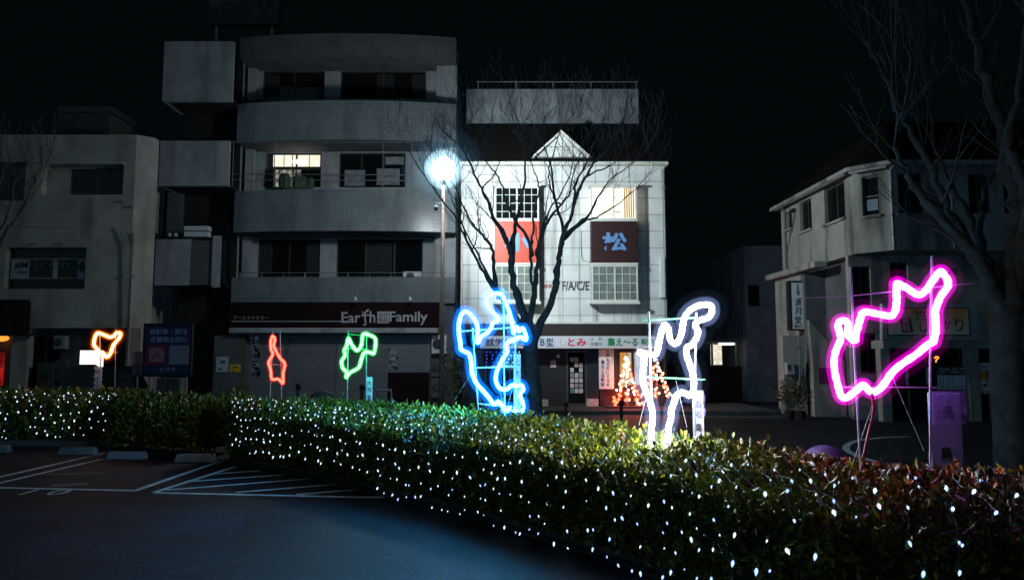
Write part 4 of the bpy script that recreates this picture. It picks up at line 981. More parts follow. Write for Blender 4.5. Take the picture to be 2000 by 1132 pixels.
# clutter on the third-floor balcony
mb = MB(); rg = random.Random(2)
for k in range(9):
    u = PE.hit(545 + k * 7, 345)[0]; z = zz(366); hgt = rg.uniform(.2, .75); mb.sphere((u, YE + .5, z + hgt * .5), .5 * hgt, 7, 5, sx=.5, sy=.5)
mb.build('balcony_plant', mat('potted_green', (.05, .09, .05), .6, .5, 12), ear)
def ac(pl, rcpx, off, label, group='air conditioning units on the buildings', m=M_sign):
    r_ = pl.rect(*rcpx, off); root = thing('air_conditioner', pl.w((r_[0] + r_[1]) / 2, r_[2], off - .15), label, 'air conditioner', group)
    mb = MB(); mb.pbox(pl, *r_, off - .3, off); mb.build('casing', m, root, bevel=.015)
    w_, h_ = r_[1] - r_[0], r_[3] - r_[2]; R_ = min(w_ * .34, h_ * .42); cu_, cz = r_[0] + w_ * .4, (r_[2] + r_[3]) / 2
    mb = MB(); pts = [(cu_ + R_ * math.cos(a * math.pi / 8), cz + R_ * math.sin(a * math.pi / 8)) for a in range(16)]; mb.pprism(pl, pts, off + .001, off + .006); mb.build('fan_opening', M_black, root)
    mb = MB()
    for k in (1, .66, .33): mb.tube([pl.w(cu_ + R_ * k * math.cos(a * math.pi / 8), cz + R_ * k * math.sin(a * math.pi / 8), off + .012) for a in range(16)], .005, 4, closed=True)
    for a in range(4): mb.tube([pl.w(cu_ - R_ * math.cos(a * math.pi / 4), cz - R_ * math.sin(a * math.pi / 4), off + .012), pl.w(cu_ + R_ * math.cos(a * math.pi / 4), cz + R_ * math.sin(a * math.pi / 4), off + .012)], .004, 4)
    mb.build('fan_guard', M_metal, root)
    mb = MB(); mb.pbox(pl, r_[0] + .05, r_[0] + .12, r_[2] - .06, r_[2] - .001, off - .28, off - .02); mb.pbox(pl, r_[1] - .12, r_[1] - .05, r_[2] - .06, r_[2] - .001, off - .28, off - .02); mb.build('foot', M_black, root)
    return root
ac(PE, (787, 530, 823, 548), -.35, 'air conditioner on the second-floor balcony of the tiled building')
# shop fascia
r_ = PE.rect(447, 590, 856, 638, .35); fs_ = thing('shop_fascia', PE.w((r_[0] + r_[1]) / 2, r_[2], .35), 'long maroon shop fascia with pale lettering over the closed shutters', 'sign')
mb = MB(); mb.pbox(PE, *r_, .0, .35); mb.build('panel', M_fascia, fs_, bevel=.01)
FP = front(YE - .35)
text('Ear', FP, FP.rect(667, 609, 704, 630), .002, M_silver, fs_, bold=.012, thick=.02); text('h', FP, FP.rect(722, 607, 733, 630), .002, M_silver, fs_, bold=.012, thick=.02)
mb = MB(); T = lambda l: [FP.w(*FP.hit(x, y), .012) for x, y in l]
mb.tube(catmull(T([(709, 634), (714, 633), (713, 622), (713, 612), (717, 606)]), False, 4), [.03] * 17, 6); mb.tube(T([(706, 616), (724, 615)]), .03, 6)
mb.pprism(FP, [FP.hit(*q) for q in [(713, 611), (719, 608), (721, 603), (716, 605)][::-1]], .002, .02)
mb.pprism(FP, [FP.hit(*q) for q in [(712, 612), (707, 607), (708, 613)]], .002, .02); mb.build('sprout_letter', M_silver, fs_)
text('Family', FP, FP.rect(761, 608, 835, 634), .002, M_silver, fs_, bold=.012, thick=.02)
mb = MB(); mb.pbox(FP, *FP.rect(737, 608, 760, 631), .001, .018); mb.build('stamp', M_silver, fs_)
text('自然\n食品', FP, FP.rect(739, 610, 758, 629), .02, M_fascia, fs_, bold=.0, thick=.004)
text('アースファミリー', FP, FP.rect(456, 617, 524, 624), .002, M_silver, fs_, thick=.01)
mb = MB(); mb.pbox(FP, *FP.rect(452, 626.5, 666, 628), .001, .01); mb.build('underline', M_silver, fs_)
for px in (696, 802):
    u = FP.hit(px, 590)[0]; z = r_[3]; l = thing('sign_spotlight', FP.w(u, z, 0), 'small spotlight arm above %s of the maroon fascia' % ('the first big letters' if px == 696 else 'the last big letters'), 'spotlight', 'small spotlights over the maroon fascia')
    mb = MB(); mb.tube([FP.w(u, z, -.1), FP.w(u, z + .1, .1), FP.w(u, z + .12, .25)], .012, 6); mb.build('arm', M_metal, l)
    mb = MB(); mb.tube([FP.w(u, z + .17, .2), FP.w(u + .04, z + .02, .3)], [.035, .06], 8); mb.build('head', M_sign, l)
mb = MB(); mb.pbox(PE, *PE.rect(449, 640, 856, 650, .3), .0, .42); mb.build('awning_bar', M_tile_plain, ear, bevel=.02)
GE = front(YE + .1)
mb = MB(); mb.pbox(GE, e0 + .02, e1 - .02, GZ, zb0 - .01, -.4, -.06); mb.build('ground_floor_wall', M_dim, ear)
for (a, b) in ((475, 560), (562, 655), (657, 838)):
    q = GE.rect(a, 655, b, 790, 0); mb = MB()
    mb.pbox(GE, q[0], q[1], GZ + .12, q[3], -.05, 0); mb.build('roller_shutter', M_shut, ear)
    mb = MB(); mb.pbox(GE, q[1] - .03, q[1] + .02, GZ + .12, q[3], -.04, .03); mb.build('shutter_rail', M_metal, ear)
mb = MB(); mb.pbox(GE, *GE.rect(757, 727, 838, 790, .1), .03, .1); mb.build('stall_riser', M_fascia, ear)
ac(front(YE - .1), (843, 654, 872, 690), 0, 'white air conditioner high beside the awning, right end of the tiled building')
ac(front(YE - .3), (842, 700, 868, 735), 0, 'dark upper air conditioner stacked beside the lamp pole', m=M_dim)
ac(front(YE - .3), (842, 738, 868, 776), 0, 'dark lower air conditioner stacked beside the lamp pole', m=M_dim)
# notices on the left wall of the shop
for (q, m_, lb) in (((422, 696, 446, 726), M_paper, 'pale poster left of the shutters'), ((448, 711, 470, 727), M_yellow, 'yellow and black poster left of the shutters')):
    p_ = front(YE - .2); r_ = p_.rect(*q); root = thing('poster', p_.w((r_[0] + r_[1]) / 2, r_[2]), lb, 'poster'); mb = MB(); mb.pbox(p_, *r_, -.02, 0); mb.build('sheet', m_, root)
    mb = MB(); w_, h_ = r_[1] - r_[0], r_[3] - r_[2]; mb.pbox(p_, r_[0] + w_ * .15, r_[0] + w_ * .5, r_[2] + h_ * .12, r_[2] + h_ * .25, 0, .003); mb.pbox(p_, r_[0] + w_ * .3, r_[0] + w_ * .75, r_[2] + h_ * .55, r_[2] + h_ * .75, 0, .003); mb.build('print', mat('teal_print', (.04, .1, .13), .7), root)
mb = MB(); p_ = front(YE - .19); mb.pbox(p_, *p_.rect(416, 655, 476, 790), -.35, -.03)
tag(mb.build('boarded_wall', M_dim, None), 'dark boarded panel carrying the posters left of the shutters', 'wall')
# nobori banners
def nobori(px0, px1, y0, y1, D, label, seed, chars, m=M_dim):
    pl = front(D); rg = random.Random(seed); r_ = pl.rect(px0, y0, px1, y1); root = thing('banner', pl.w(r_[0], gz(D)), label, 'banner')
    mb = MB(); mb.tube([pl.w(r_[0], gz(D)), pl.w(r_[0], r_[3] + .05)], .012, 6); mb.build('pole', M_metal, root)
    vs = []; n, k = 18, 6
    for j in range(n + 1):
        for i in range(k + 1):
            z = r_[2] + (r_[3] - r_[2]) * j / n; u = r_[0] + .01 + (r_[1] - r_[0]) * i / k * (.8 + .2 * math.sin(j * .8)) + (1 - j / n) * .06
            vs.append(pl.w(u, z, .04 * math.sin(j * .7 + i * 1.1)))
    mb = MB(); mb.add(vs, [(j * (k + 1) + i, j * (k + 1) + i + 1, (j + 1) * (k + 1) + i + 1, (j + 1) * (k + 1) + i) for j in range(n) for i in range(k)]); mb.build('cloth', m, root, smooth=True)
    for i, ch in enumerate(chars):
        a = y0 + 4 + (y1 - y0 - 8) * i / len(chars); b = a + (y1 - y0 - 8) / len(chars) * .75
        text(ch, pl, pl.rect(px0 + 4, a, px1 - 1, b), .045, M_paper, root, thick=.003)
nobori(490, 507, 655, 735, 25.5, 'dark fluttering shop banner with pale writing left of the red neon', 1, 'アウトレット', M_ink)
nobori(757, 776, 680, 723, 25.5, 'pale shop banner with three characters right of the green neon', 2, '営業中', mat('pale_cloth', (.14, .15, .18), .8, .2, 6))
for ch in []: pass
# stair tower on the left of the tiled building
TP = front(27.6); q0 = TP.rect(303, 467, 415, 557)
tw0, tw1 = TP.hit(318, 140)[0], TP.hit(460, 140)[0]
tower = thing('balcony_tower', ((tw0 + tw1) / 2, 28.4, GZ), 'narrow block of pale balcony panels left of the bowed balconies', 'building')
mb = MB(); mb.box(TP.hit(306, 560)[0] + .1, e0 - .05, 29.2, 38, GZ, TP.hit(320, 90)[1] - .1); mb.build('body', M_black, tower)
for (q, m_) in (((319, 81, 455, 198), M_tile_plain), ((311, 275, 447, 363), M_tile_plain), ((303, 467, 372, 557), M_tile_plain), ((372.5, 469, 414, 556), M_dim)):
    r_ = TP.rect(*q); mb = MB(); mb.pbox(TP, *r_, -.15, 0); mb.box(r_[0] + .01, r_[0] + .16, 27.76, 29.19, r_[2], r_[3]); mb.build('balcony_panel', m_, tower)
    mb = MB(); mb.box(r_[0] + .17, r_[1], 27.76, 29.19, r_[2] + .001, r_[2] + .12); mb.build('floor_slab', M_black, tower)
mb = MB(); r_ = TP.rect(414, 460, 430, 560, .1)
for k in range(3): mb.pbox(TP, r_[0] + k * .1, r_[0] + k * .1 + .095, r_[2] - .04 * (k % 2), r_[3], .0, .1 - .02 * k)
mb.build('folded_awning', M_tile_plain, tower)
mb = MB(); r_ = TP.rect(319, 372, 345, 452, -.9); mb.pbox(TP, *r_, -1.55, -1.2); mb.build('doorframe', M_dim, tower)
p_ = front(27.9); r_ = p_.rect(359, 441, 407, 462); o = thing('storage_case', p_.w((r_[0] + r_[1]) / 2, r_[2] - .02), 'pale plastic case on the balcony ledge left of the tiled building', 'box')
mb = MB(); mb.pbox(p_, r_[0], r_[1], r_[2], r_[2] + .2, -.3, 0); mb.build('case', M_sign, o, bevel=.03); mb = MB(); mb.pbox(p_, r_[0] - .01, r_[1] + .01, r_[2] + .23, r_[3], -.3, .01); mb.build('lid', M_sign, o, bevel=.03)
mb = MB(); mb.pbox(p_, r_[0] + .04, r_[1] - .04, r_[2] + .201, r_[2] + .229, -.28, -.01); mb.build('seal', M_ink, o)
for px in (331, 343):
    c = p_.w(*p_.hit(px, 458)); mb = MB(); mb.tube([(c.x, c.y, c.z - .08), (c.x, c.y, c.z + .05)], [.07, .085], 10)
    tag(mb.build('flower_pot', M_paper), 'small white pot on the balcony ledge, %s of two' % ('left' if px < 335 else 'right'), 'pot', 'pots on the balcony ledge')
# rooftop sign
rp = front(30); r_ = rp.rect(409, -22, 545, 48); o = thing('rooftop_sign', rp.w((r_[0] + r_[1]) / 2, r_[2]), 'dim rooftop sign panel with hiragana, cut by the top of the picture', 'sign')
mb = MB(); mb.pbox(rp, *r_, -.3, 0); mb.build('panel', mat('rooftop_board', (.075, .075, .085), .7, .2), o)
text('ちどり', rp, rp.rect(428, -12, 527, 24), .005, M_ink, o, bold=.03, thick=.02)
mb = MB(); zt2 = zt
for u in (r_[0] + .3, r_[1] - .3):
    mb = MB(); mb.pbox(rp, u - .05, u + .05, zt + .0, r_[2] - .001, -.2, -.1); mb.build('support', M_metal, o)
# ------------------------------------------------------------------ beige building on the left
YL = 26.5; PL = front(YL); l1 = PL.hit(260, 420)[0]; l0 = -26.0; zL = PL.hit(150, 263)[1]
lbd = thing('beige_building', (-16, YL, GZ), 'weathered beige two-storey building at the left behind the orange neon', 'building')
HL = [(82, 320, 241, 380), (-60, 316, 49, 392), (10, 483, 167, 564)]
hl = [PL.rect(*q) for q in HL]; zlo = PL.hit(150, 640)[1]
wall(PL, l0, l1, zlo, zL, hl, .5, 'wall', M_left, lbd)
# chamfered corner
c2 = (l1 + .46, YL + .4); CP = Plane((l1, YL), c2)
mb = MB(); mb.prism([(l1, YL + .001), c2, (c2[0], YL + .75), (l1 - .3, YL + .75), (l1 - .3, YL + .52), (l1, YL + .52)], GZ, zL); mb.build('corner_wall', M_left, lbd)
mb = MB(); mb.box(l0, l1 - .31, YL + .53, YL + 4, GZ, zL - .05); mb.build('body', M_left, lbd)
h = hl[0]; mb = MB(); w0 = PL.rect(130, 322, 241, 380); 
window(PL, (w0[0], h[1] - .05, h[2], h[3] - .12), -.32, lbd, cols=2, fm=M_dframe); mb.pbox(PL, h[0], w0[0], h[2] + .002, h[3] - .12, -.45, -.3); mb.build('window_reveal', M_left, lbd)
mb = MB(); mb.pbox(PL, h[0] + .1, h[1] + .05, h[3] - .03, h[3] + .05, .001, .12); mb.build('lintel', M_left, lbd)
mb = MB(); mb.pbox(PL, *PL.rect(43, 441, 140, 444), .001, .06); mb.build('ledge', M_left, lbd)
window(PL, hl[1], -.2, lbd, cols=3, fm=M_dframe)
window(PL, hl[2], -.25, lbd, cols=3, fm=M_dframe)
text('#M', PL, PL.rect(21, 509, 47, 524), -.214, M_ink, lbd, bold=.02); text('eye', PL, PL.rect(26, 527, 47, 536), -.214, M_ink, lbd, bold=.0)
text('ulti City', PL, PL.rect(52, 508, 132, 525), -.214, mat('dull_grey_print', (.1, .1, .1), .6), lbd, bold=.02)
mb = MB()
for q in ((13, 506, 49, 543), (96, 506, 105, 543), (145, 506, 165, 543)): mb.pbox(PL, *PL.rect(*q), -.235, -.218)
for y in (503, 541): mb.pbox(PL, *PL.rect(13, y, 165, y + 1.5), -.236, -.22)
mb.build('window_poster', M_paper, lbd)
mb = MB(); mb.pprism(PL, [PL.hit(*q) for q in [(148, 512), (156, 508), (161, 520), (158, 528), (150, 530), (146, 522)][::-1]], -.217, -.213); mb.build('poster_emblem', M_ink, lbd)
dpipe(PL, 254, 455, 790, .07, lbd, M_left, .04)
mb = MB(); mb.pprism(PL, [PL.hit(*q) for q in [(224, 444), (235, 443), (256, 475), (256, 640), (240, 640), (240, 480)]][::-1], .001, .07); mb.build('cable_duct', M_left, lbd)
mb = MB()
for x, y in ((62, 474), (117, 474), (236, 392), (255, 402), (238, 472), (237, 537), (257, 537)): q = PL.rect(x, y, x + 6, y + 5); mb.pbox(PL, *q, .001, .1)
mb.build('wall_bracket', M_metal, lbd)
# balcony box at left, dark ground floor
q = PL.rect(-80, 588, 53, 655, .6); mb = MB(); mb.pbox(PL, q[0], q[1], q[2], q[2] + .12, .001, .6)
for k in range(18): u = q[0] + (q[1] - q[0]) * k / 18; mb.pbox(PL, u, u + .04, q[2] + .12, q[3], .54, .58)
mb.pbox(PL, q[0], q[1], q[3], q[3] + .06, .5, .6); mb.pbox(PL, q[0], q[1], q[2] + .121, q[3] - .001, .42, .48); mb.build('balcony', M_black, lbd)
LG = front(YL + .35)
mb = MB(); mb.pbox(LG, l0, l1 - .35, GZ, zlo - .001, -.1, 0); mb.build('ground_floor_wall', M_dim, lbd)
for x0, x1 in ((20, 52), (243, 272)):
    q = PL.rect(x0, 650, x1, 780); mb = MB(); mb.pbox(PL, q[0], q[1], GZ + .12, zlo - .002, -.35, 0); mb.build('pillar', M_left, lbd)
window(LG, LG.rect(58, 656, 120, 790), .03, lbd, cols=2, fm=M_dframe, name='door'); window(LG, LG.rect(165, 650, 238, 790), .03, lbd, cols=2, fm=M_dframe)
mb = MB(); mb.pbox(LG, *LG.rect(-60, 688, 9, 752), .03, .06); mb.build('lit_window', glow('red_lit_window', (1, .03, .02), .4, (.25, .01, .01), 3), lbd)
mb = MB(); mb.sphere(LG.w(*LG.hit(3, 660, .3), .3), .17, 10, 6, sx=1.6, sz=.7); mb.build('orange_lamp', glow('orange_shop_lamp', (1, .3, .04), 1.5), lbd)
ac(front(YL + .1), (104, 655, 127, 681), 0, 'upper wall air conditioner in the passage of the beige building', m=M_tile_plain)
ac(front(YL + .0), (72, 708, 104, 760), 0, 'large slatted air conditioner by the left pillar of the beige building', m=M_dim)
ac(front(YL + .05), (106, 703, 127, 745), 0, 'narrow air conditioner next to the slatted one', m=M_dim)
vh = front(22.5); q = vh.rect(102, 716, 186, 790)
van = thing('parked_car', vh.w((q[0] + q[1]) / 2, GZ), 'dark parked car seen end-on behind the far left hedge', 'car')
x0, x1 = q[0], q[1]; zc = q[3]
zb_ = gz(22.5)
mb = MB(); mb.box(x0, x1, 22.5, 26.0, zb_ + .2, zb_ + (zc - zb_) * .55); mb.build('body', M_black, van, bevel=.08)
mb = MB(); a_ = zb_ + (zc - zb_) * .55; mb.add([(x0 + .05, 22.6, a_), (x1 - .05, 22.6, a_), (x1 - .05, 25.9, a_), (x0 + .05, 25.9, a_), (x0 + .18, 22.85, zc), (x1 - .18, 22.85, zc), (x1 - .18, 25.4, zc), (x0 + .18, 25.4, zc)],
     [(4, 5, 6, 7), (0, 1, 5, 4), (1, 2, 6, 5), (2, 3, 7, 6), (3, 0, 4, 7)]); mb.build('cabin', M_glass, van)
for xx in (x0 + .02, x1 - .2):
    for yy in (23.1, 25.3):
        mb = MB(); mb.tube([(xx, yy, gz(yy) + .28), (xx + .18, yy, gz(yy) + .28)], .28, 16); mb.build('wheel', M_ink, van)
# roof cage
rf = front(28); q = rf.rect(114, 208, 215, 264); o = thing('rooftop_shed', rf.w((q[0] + q[1]) / 2, zL), 'dim ribbed rooftop enclosure on the beige building', 'shed')
mb = MB(); mb.pbox(rf, q[0] + .05, q[1] - .05, zL - .04, q[3] - .25, -1.8, -.05)
for k in range(22): u = q[0] + (q[1] - q[0]) * (k + .25) / 22; mb.pbox(rf, u, u + .045, zL - .04, q[3] - .25, -.05, 0)
mb.build('ribbed_wall', mat('ribbed_metal', (.07, .075, .08), .6, .2), o); mb = MB(); mb.pbox(rf, q[0] - .03, q[1] + .03, q[3] - .22, q[3], -1.85, .03); mb.build('roof', mat('shed_roof', (.05, .065, .075), .6), o)
# ------------------------------------------------------------------ bicycle-ban notice board
nb = front(21.5); q = nb.rect(278, 631, 375, 735); o = thing('notice_board', nb.w((q[0] + q[1]) / 2, gz(21.5)), 'dark blue no-bicycle-parking notice board with a crossed red panel', 'sign')
mb = MB(); mb.pbox(nb, *q, -.1, 0); mb.build('frame', M_black, o, bevel=.02)
mb = MB(); mb.pbox(nb, *nb.rect(283, 637, 370, 731), .001, .012); mb.build('face', M_board, o)
M_pl = mat('pale_lilac_letter', (.42, .45, .62), .5)
text('自転車・原付', nb, nb.rect(294, 642, 366, 653), .013, M_pl, o, bold=.02); text('放置禁止区域', nb, nb.rect(294, 657, 366, 668), .013, M_pl, o, bold=.02)
mb = MB(); mb.pbox(nb, *nb.rect(287.5, 674, 325.5, 711), .0125, .016); mb.build('red_frame', M_signred, o)
mb = MB(); a = nb.rect(292, 679, 321, 706); mb.pbox(nb, *a, .0165, .02); mb.build('pictogram_panel', M_pinkpanel, o)
mb = MB()
W_ = lambda fx, fz: nb.w(a[0] + (a[1] - a[0]) * fx, a[2] + (a[3] - a[2]) * fz, .024)
for l in ([(0, 0), (1, 1)], [(0, 1), (1, 0)]): mb.tube([W_(*l[0]), W_(*l[1])], .012, 5)
for fx in (.3, .7): mb.tube([W_(fx + .12 * math.cos(t), .3 + .12 * math.sin(t)) for t in [k * math.pi / 6 for k in range(12)]], .007, 4, closed=True)
for l in ([(.3, .3), (.45, .6), (.7, .3)], [(.4, .62), (.62, .6)], [(.66, .72), (.62, .6), (.7, .3)]): mb.tube([W_(*p) for p in l], .007, 4)
mb.build('crossed_bicycle', M_signred, o)
mb = MB(); mb.pbox(nb, *nb.rect(331, 674, 369, 711), .0125, .016); mb.build('map_panel', mat('map_panel', (.34, .33, .38), .6, .15, 6), o)
mb = MB(); rg = random.Random(4); a2 = nb.rect(334, 680, 366, 700)
for k in range(22): u = rg.uniform(a2[0], a2[1] - .08); z = rg.uniform(a2[2], a2[3]); mb.pbox(nb, u, u + rg.uniform(.02, .1), z, z + .012, .0165, .018)
mb.build('map_print', M_ink, o)
text('笠岡市', nb, nb.rect(311, 717, 344, 724), .013, M_pl, o, spacing=1.5)
mb = MB()
for x in (290, 363): c = nb.w(*nb.hit(x, 735)); mb.tube([(c.x, c.y + .05, gz(21.5)), (c.x, c.y + .05, q[2])], .04, 8)
mb.build('post', M_metal, o)
sb = front(22.2); q = sb.rect(259, 686, 277, 732); o = thing('small_notice', sb.w((q[0] + q[1]) / 2, gz(22)), 'small pink and white notice left of the dark blue board', 'sign')
mb = MB(); mb.pbox(sb, q[0], q[1], (q[2] + q[3]) / 2, q[3], -.03, 0); mb.build('pink_face', M_pinkpanel, o); mb = MB(); mb.pbox(sb, q[0], q[1], q[2], (q[2] + q[3]) / 2 - .003, -.03, 0); mb.build('pale_face', mat('dim_face', (.12, .13, .2), .6, .5, 5), o)
mb = MB(); mb.tube([((q[0] + q[1]) / 2, 22.25, gz(22)), ((q[0] + q[1]) / 2, 22.25, q[2])], .03, 6); mb.build('post', M_metal, o)
for q_, lb in (((305, 738, 352, 775), 'pale utility cabinet below the notice board'), ):
    p_ = front(22.8); q = p_.rect(*q_); o = thing('cabinet', p_.w((q[0] + q[1]) / 2, gz(22.8)), lb, 'cabinet'); mb = MB(); mb.pbox(p_, q[0], q[1], gz(22.8), q[3], -.5, 0); mb.build('case', M_dim, o, bevel=.02)
    mb = MB(); mb.pbox(p_, (q[0] + q[1]) / 2 - .008, (q[0] + q[1]) / 2 + .008, gz(22.8) + .1, q[3] - .05, .001, .008); mb.build('door_gap', M_ink, o)
# ------------------------------------------------------------------ cream corner building on the right
zEr = at(1664, 337, 23).z
A = at(1664, 337, 23.0); Bc = at(1737, 328, 22.2)
# left facade runs away from the corner A to C
dC = ray(1525, 408); tC = (zEr - CAMH) / dC.z; Cc = Vector((dC.x * tC, dC.y * tC, 0))
A2 = (A.x, A.y); B2 = (Bc.x, Bc.y - .0); C2 = (Cc.x, Cc.y); E2 = (Bc.x + 9, Bc.y)
cr = thing('corner_building', (A.x + 3, A.y + 3, GZ), 'cream corner building with a chamfered upper storey behind the magenta neon', 'building')
PA = Plane(C2, A2); PB = Plane(A2, B2); PC = Plane(B2, E2)
zS = PB.hit(1700, 485)[1]
lenA = (Vector(A2) - Vector(C2)).length; lenB = (Vector(B2) - Vector(A2)).length
HA = [PA.rect(1536, 413, 1547, 447), PA.rect(1562, 391, 1585, 450), PA.rect(1610, 360, 1650, 432)]
HB = [PB.rect(1684, 343, 1717, 421)]; HC = [PC.rect(1754, 338, 1805, 417), PC.rect(1892, 340, 1935, 417), PC.rect(1960, 340, 2040, 417)]
wall(PA, 0, lenA, zS, zEr, HA, .22, 'wall', M_right, cr); wall(PB, 0, lenB, zS, zEr, HB, .22, 'wall', M_right, cr); wall(PC, 0, 9, zS, zEr, HC, .22, 'wall', M_right, cr)
for h in HA: window(PA, h, -.13, cr, cols=2, fm=M_dframe)
for h in HB: window(PB, h, -.13, cr, cols=1, rows=2, fm=M_dframe, bar=.05)
for h in HC: window(PC, h, -.13, cr, cols=2, fm=M_dframe)
q = PB.rect(1690, 388, 1712, 410); mb = MB(); mb.pbox(PB, q[0], q[1], q[2], q[3], -.118, -.112); mb.build('window_blind', mat('blue_grey_blind', (.12, .16, .2), .7, .3, 4), cr)
def inset(pts, d):
    out = []; n = len(pts)
    for i in range(n):
        a, b, c = Vector(pts[i - 1]), Vector(pts[i]), Vector(pts[(i + 1) % n]); e1_ = (b - a).normalized(); e2_ = (c - b).normalized()
        n1 = Vector((-e1_.y, e1_.x)); n2 = Vector((-e2_.y, e2_.x)); m_ = (n1 + n2); m_ = m_ / max(.3, m_.dot(n1)); out.append(tuple(b + m_ * d))
    return out
foot = [C2, A2, B2, E2, (E2[0], C2[1] + .35), (C2[0], C2[1] + .35)]
mb = MB(); mb.prism(inset(foot, .24), zS + .01, zEr - .01); mb.build('body', M_right, cr)
mb = MB(); mb.prism(inset(foot, .004), zS - .12, zS - .002); mb.build('soffit', M_right, cr)
mb = MB(); mb.prism(inset(foot, -.25), zEr, zEr + .14); mb.build('eave', M_right, cr, bevel=.03)
mb = MB(); o_ = inset(foot, -.2); i_ = inset(foot, 1.6); n = len(o_)
mb.add([(p[0], p[1], zEr + .142) for p in o_] + [(p[0], p[1], zEr + 1.9) for p in i_], [(i, (i + 1) % n, n + (i + 1) % n, n + i) for i in range(n)] + [tuple(range(n, 2 * n))]); mb.build('roof', M_roof, cr)
# gutter, downpipes and a vent on the weathered walls
mb = MB()
for P_, L_ in ((PA, lenA), (PB, lenB), (PC, 9)): mb.tube([P_.w(0, zEr - .05, .22), P_.w(L_, zEr - .05, .22)], .05, 8)
mb.build('gutter', M_metal, cr)
for P_, px in ((PA, 1531), (PC, 1742), (PC, 1860)):
    u = P_.hit(px, 400, .07)[0]; mb = MB(); mb.tube([P_.w(u, zS - .1, .07), P_.w(u, zEr - .2, .07), P_.w(u, zEr - .06, .2)], .035, 8)
    for k in range(4): z = zS + (zEr - zS) * (k + .5) / 4; mb.pbox(P_, u - .05, u + .05, z, z + .03, .001, .11)
    mb.build('downpipe', M_metal, cr)
mb = MB(); mb.tube(catmull([PA.w(*PA.hit(x, y, .05), .05) for x, y in [(1552, 415), (1548, 440), (1541, 470), (1537, 495)]], False, 4), .015, 5); mb.pbox(PA, *PA.rect(1549, 408, 1555, 415), .001, .12); mb.build('wall_cable', M_ink, cr)
for h in HA + HB + HC[:1]:
    P_ = PA if h in HA else (PB if h in HB else PC); mb = MB(); mb.pbox(P_, h[0] - .06, h[1] + .06, h[2] - .08, h[2] - .001, .001, .09); mb.build('sill', M_right, cr)
# lower storeys, set back under the overhang
PA2 = Plane((C2[0] + .02 - .35, C2[1]), (A2[0] + .02 - .35, A2[1])); lenA2 = lenA * .42
zc = PA2.hit(1600, 478)[1]
wall(PA2, 0, lenA2, GZ, zS - .13, [], .3, 'lower_wall', M_right, cr)
mb = MB(); mb.pbox(PA2, -.3, lenA * .72, zS - .35, zS - .13, -.2, .28); mb.build('canopy_beam', M_right, cr, bevel=.04)
lowY = Bc.y + 1.1; PD = Plane((A2[0] - .1, lowY), (A2[0] + 9, lowY))
hD = [PD.rect(1663, 520, 1701, 598), PD.rect(1738, 512, 1773, 548), PD.rect(1680, 650, 1713, 730)]
wall(PD, 0, 10, GZ, zS - .13, hD, .2, 'lower_wall', M_right, cr)
for h in hD: window(PD, h, -.1, cr, cols=2, fm=M_dframe)
mb = MB(); mb.box(A2[0] + .3, A2[0] + 9, lowY + .21, C2[1] + 2.5, GZ, zS - .13) if 0 else mb.box(A2[0] + .3, A2[0] + 9, lowY + .21, C2[1] - .2, GZ, zS - .13); mb.build('core', M_dim, cr)
# side recess return (dark passage)
mb = MB(); rp_ = PA2.w(lenA2, 0, 0); mb.box(rp_.x + .01, A2[0] + .29, rp_.y - .3, rp_.y, GZ, zS - .36); mb.build('passage_wall', mat('purple_grey_render', (.08, .08, .09), .8, .2), cr)
mb = MB(); a = PD.w(-.02, 0, .0)
mb.add([(a.x, a.y - .05, GZ), (a.x - .9, a.y + .6, GZ), (a.x - .9, a.y + .6, 1.2), (a.x - .86, a.y + .57, 2.9), (a.x, a.y - .05, 1.0)], [(0, 1, 2, 3, 4), (4, 3, 2, 1, 0)])
# shop front: beam, sign, pillars, dark glass
PS = front(Bc.y + .25)
SX0, SX1 = PS.hit(1722, 640)[0], PS.hit(2120, 640)[0]
mb = MB(); q = PS.rect(1722, 664, 2100, 680, 0); mb.pbox(PS, SX0, SX1, q[2], q[3], -.7, .05); mb.build('shop_beam', M_right, cr)
mb = MB(); q2 = PS.rect(1722, 592, 1925, 664)
mb.pprism(PS, [PS.hit(*p) for p in [(1722, 663), (1722, 592), (1905, 592), (1912, 598), (1912, 608), (1918, 616), (1916, 628), (1921, 640), (1925, 650), (1925, 663)]][::-1], -.12, .04); mb.build('sign_backing', M_tile_plain, cr)
for x0, x1 in ((1722, 1740), (1893, 1914)):
    u = PS.rect(x0, 680, x1, 800); mb = MB(); mb.pbox(PS, u[0], u[1], GZ, q[2] - .002, -.3, 0); mb.build('pillar', M_right, cr)
mb = MB(); mb.pbox(PS, SX0 + .1, SX1, GZ, q[2] - .003, -.62, -.5); mb.build('shop_glazing', M_glass, cr)
mb = MB()
for x in (1741, 1790, 1830, 1893, 1950, 2010): u = PS.hit(x, 740)[0]; mb.pbox(PS, u, u + .04, GZ, q[2] - .004, -.498, -.46)
mb.build('glazing_bar', M_dframe, cr)
SS = front(Bc.y + .2); q = SS.rect(1731, 600, 1892, 655); so = thing('eatery_sign', SS.w((q[0] + q[1]) / 2, q[2], .05), 'orange to white shop sign with brush lettering behind the magenta neon', 'sign')
mb = MB(); mb.pbox(SS, *q, -.005, .05); mb.build('frame', M_ink, so)
gm = bpy.data.materials.new('orange_to_white_print'); gm.use_nodes = True; N = gm.node_tree.nodes; L = gm.node_tree.links
tc = N.new('ShaderNodeTexCoord'); sp = N.new('ShaderNodeSeparateXYZ'); L.new(tc.outputs['Object'], sp.inputs[0]); mr = N.new('ShaderNodeMapRange'); mr.inputs[1].default_value = q[2]; mr.inputs[2].default_value = q[3]
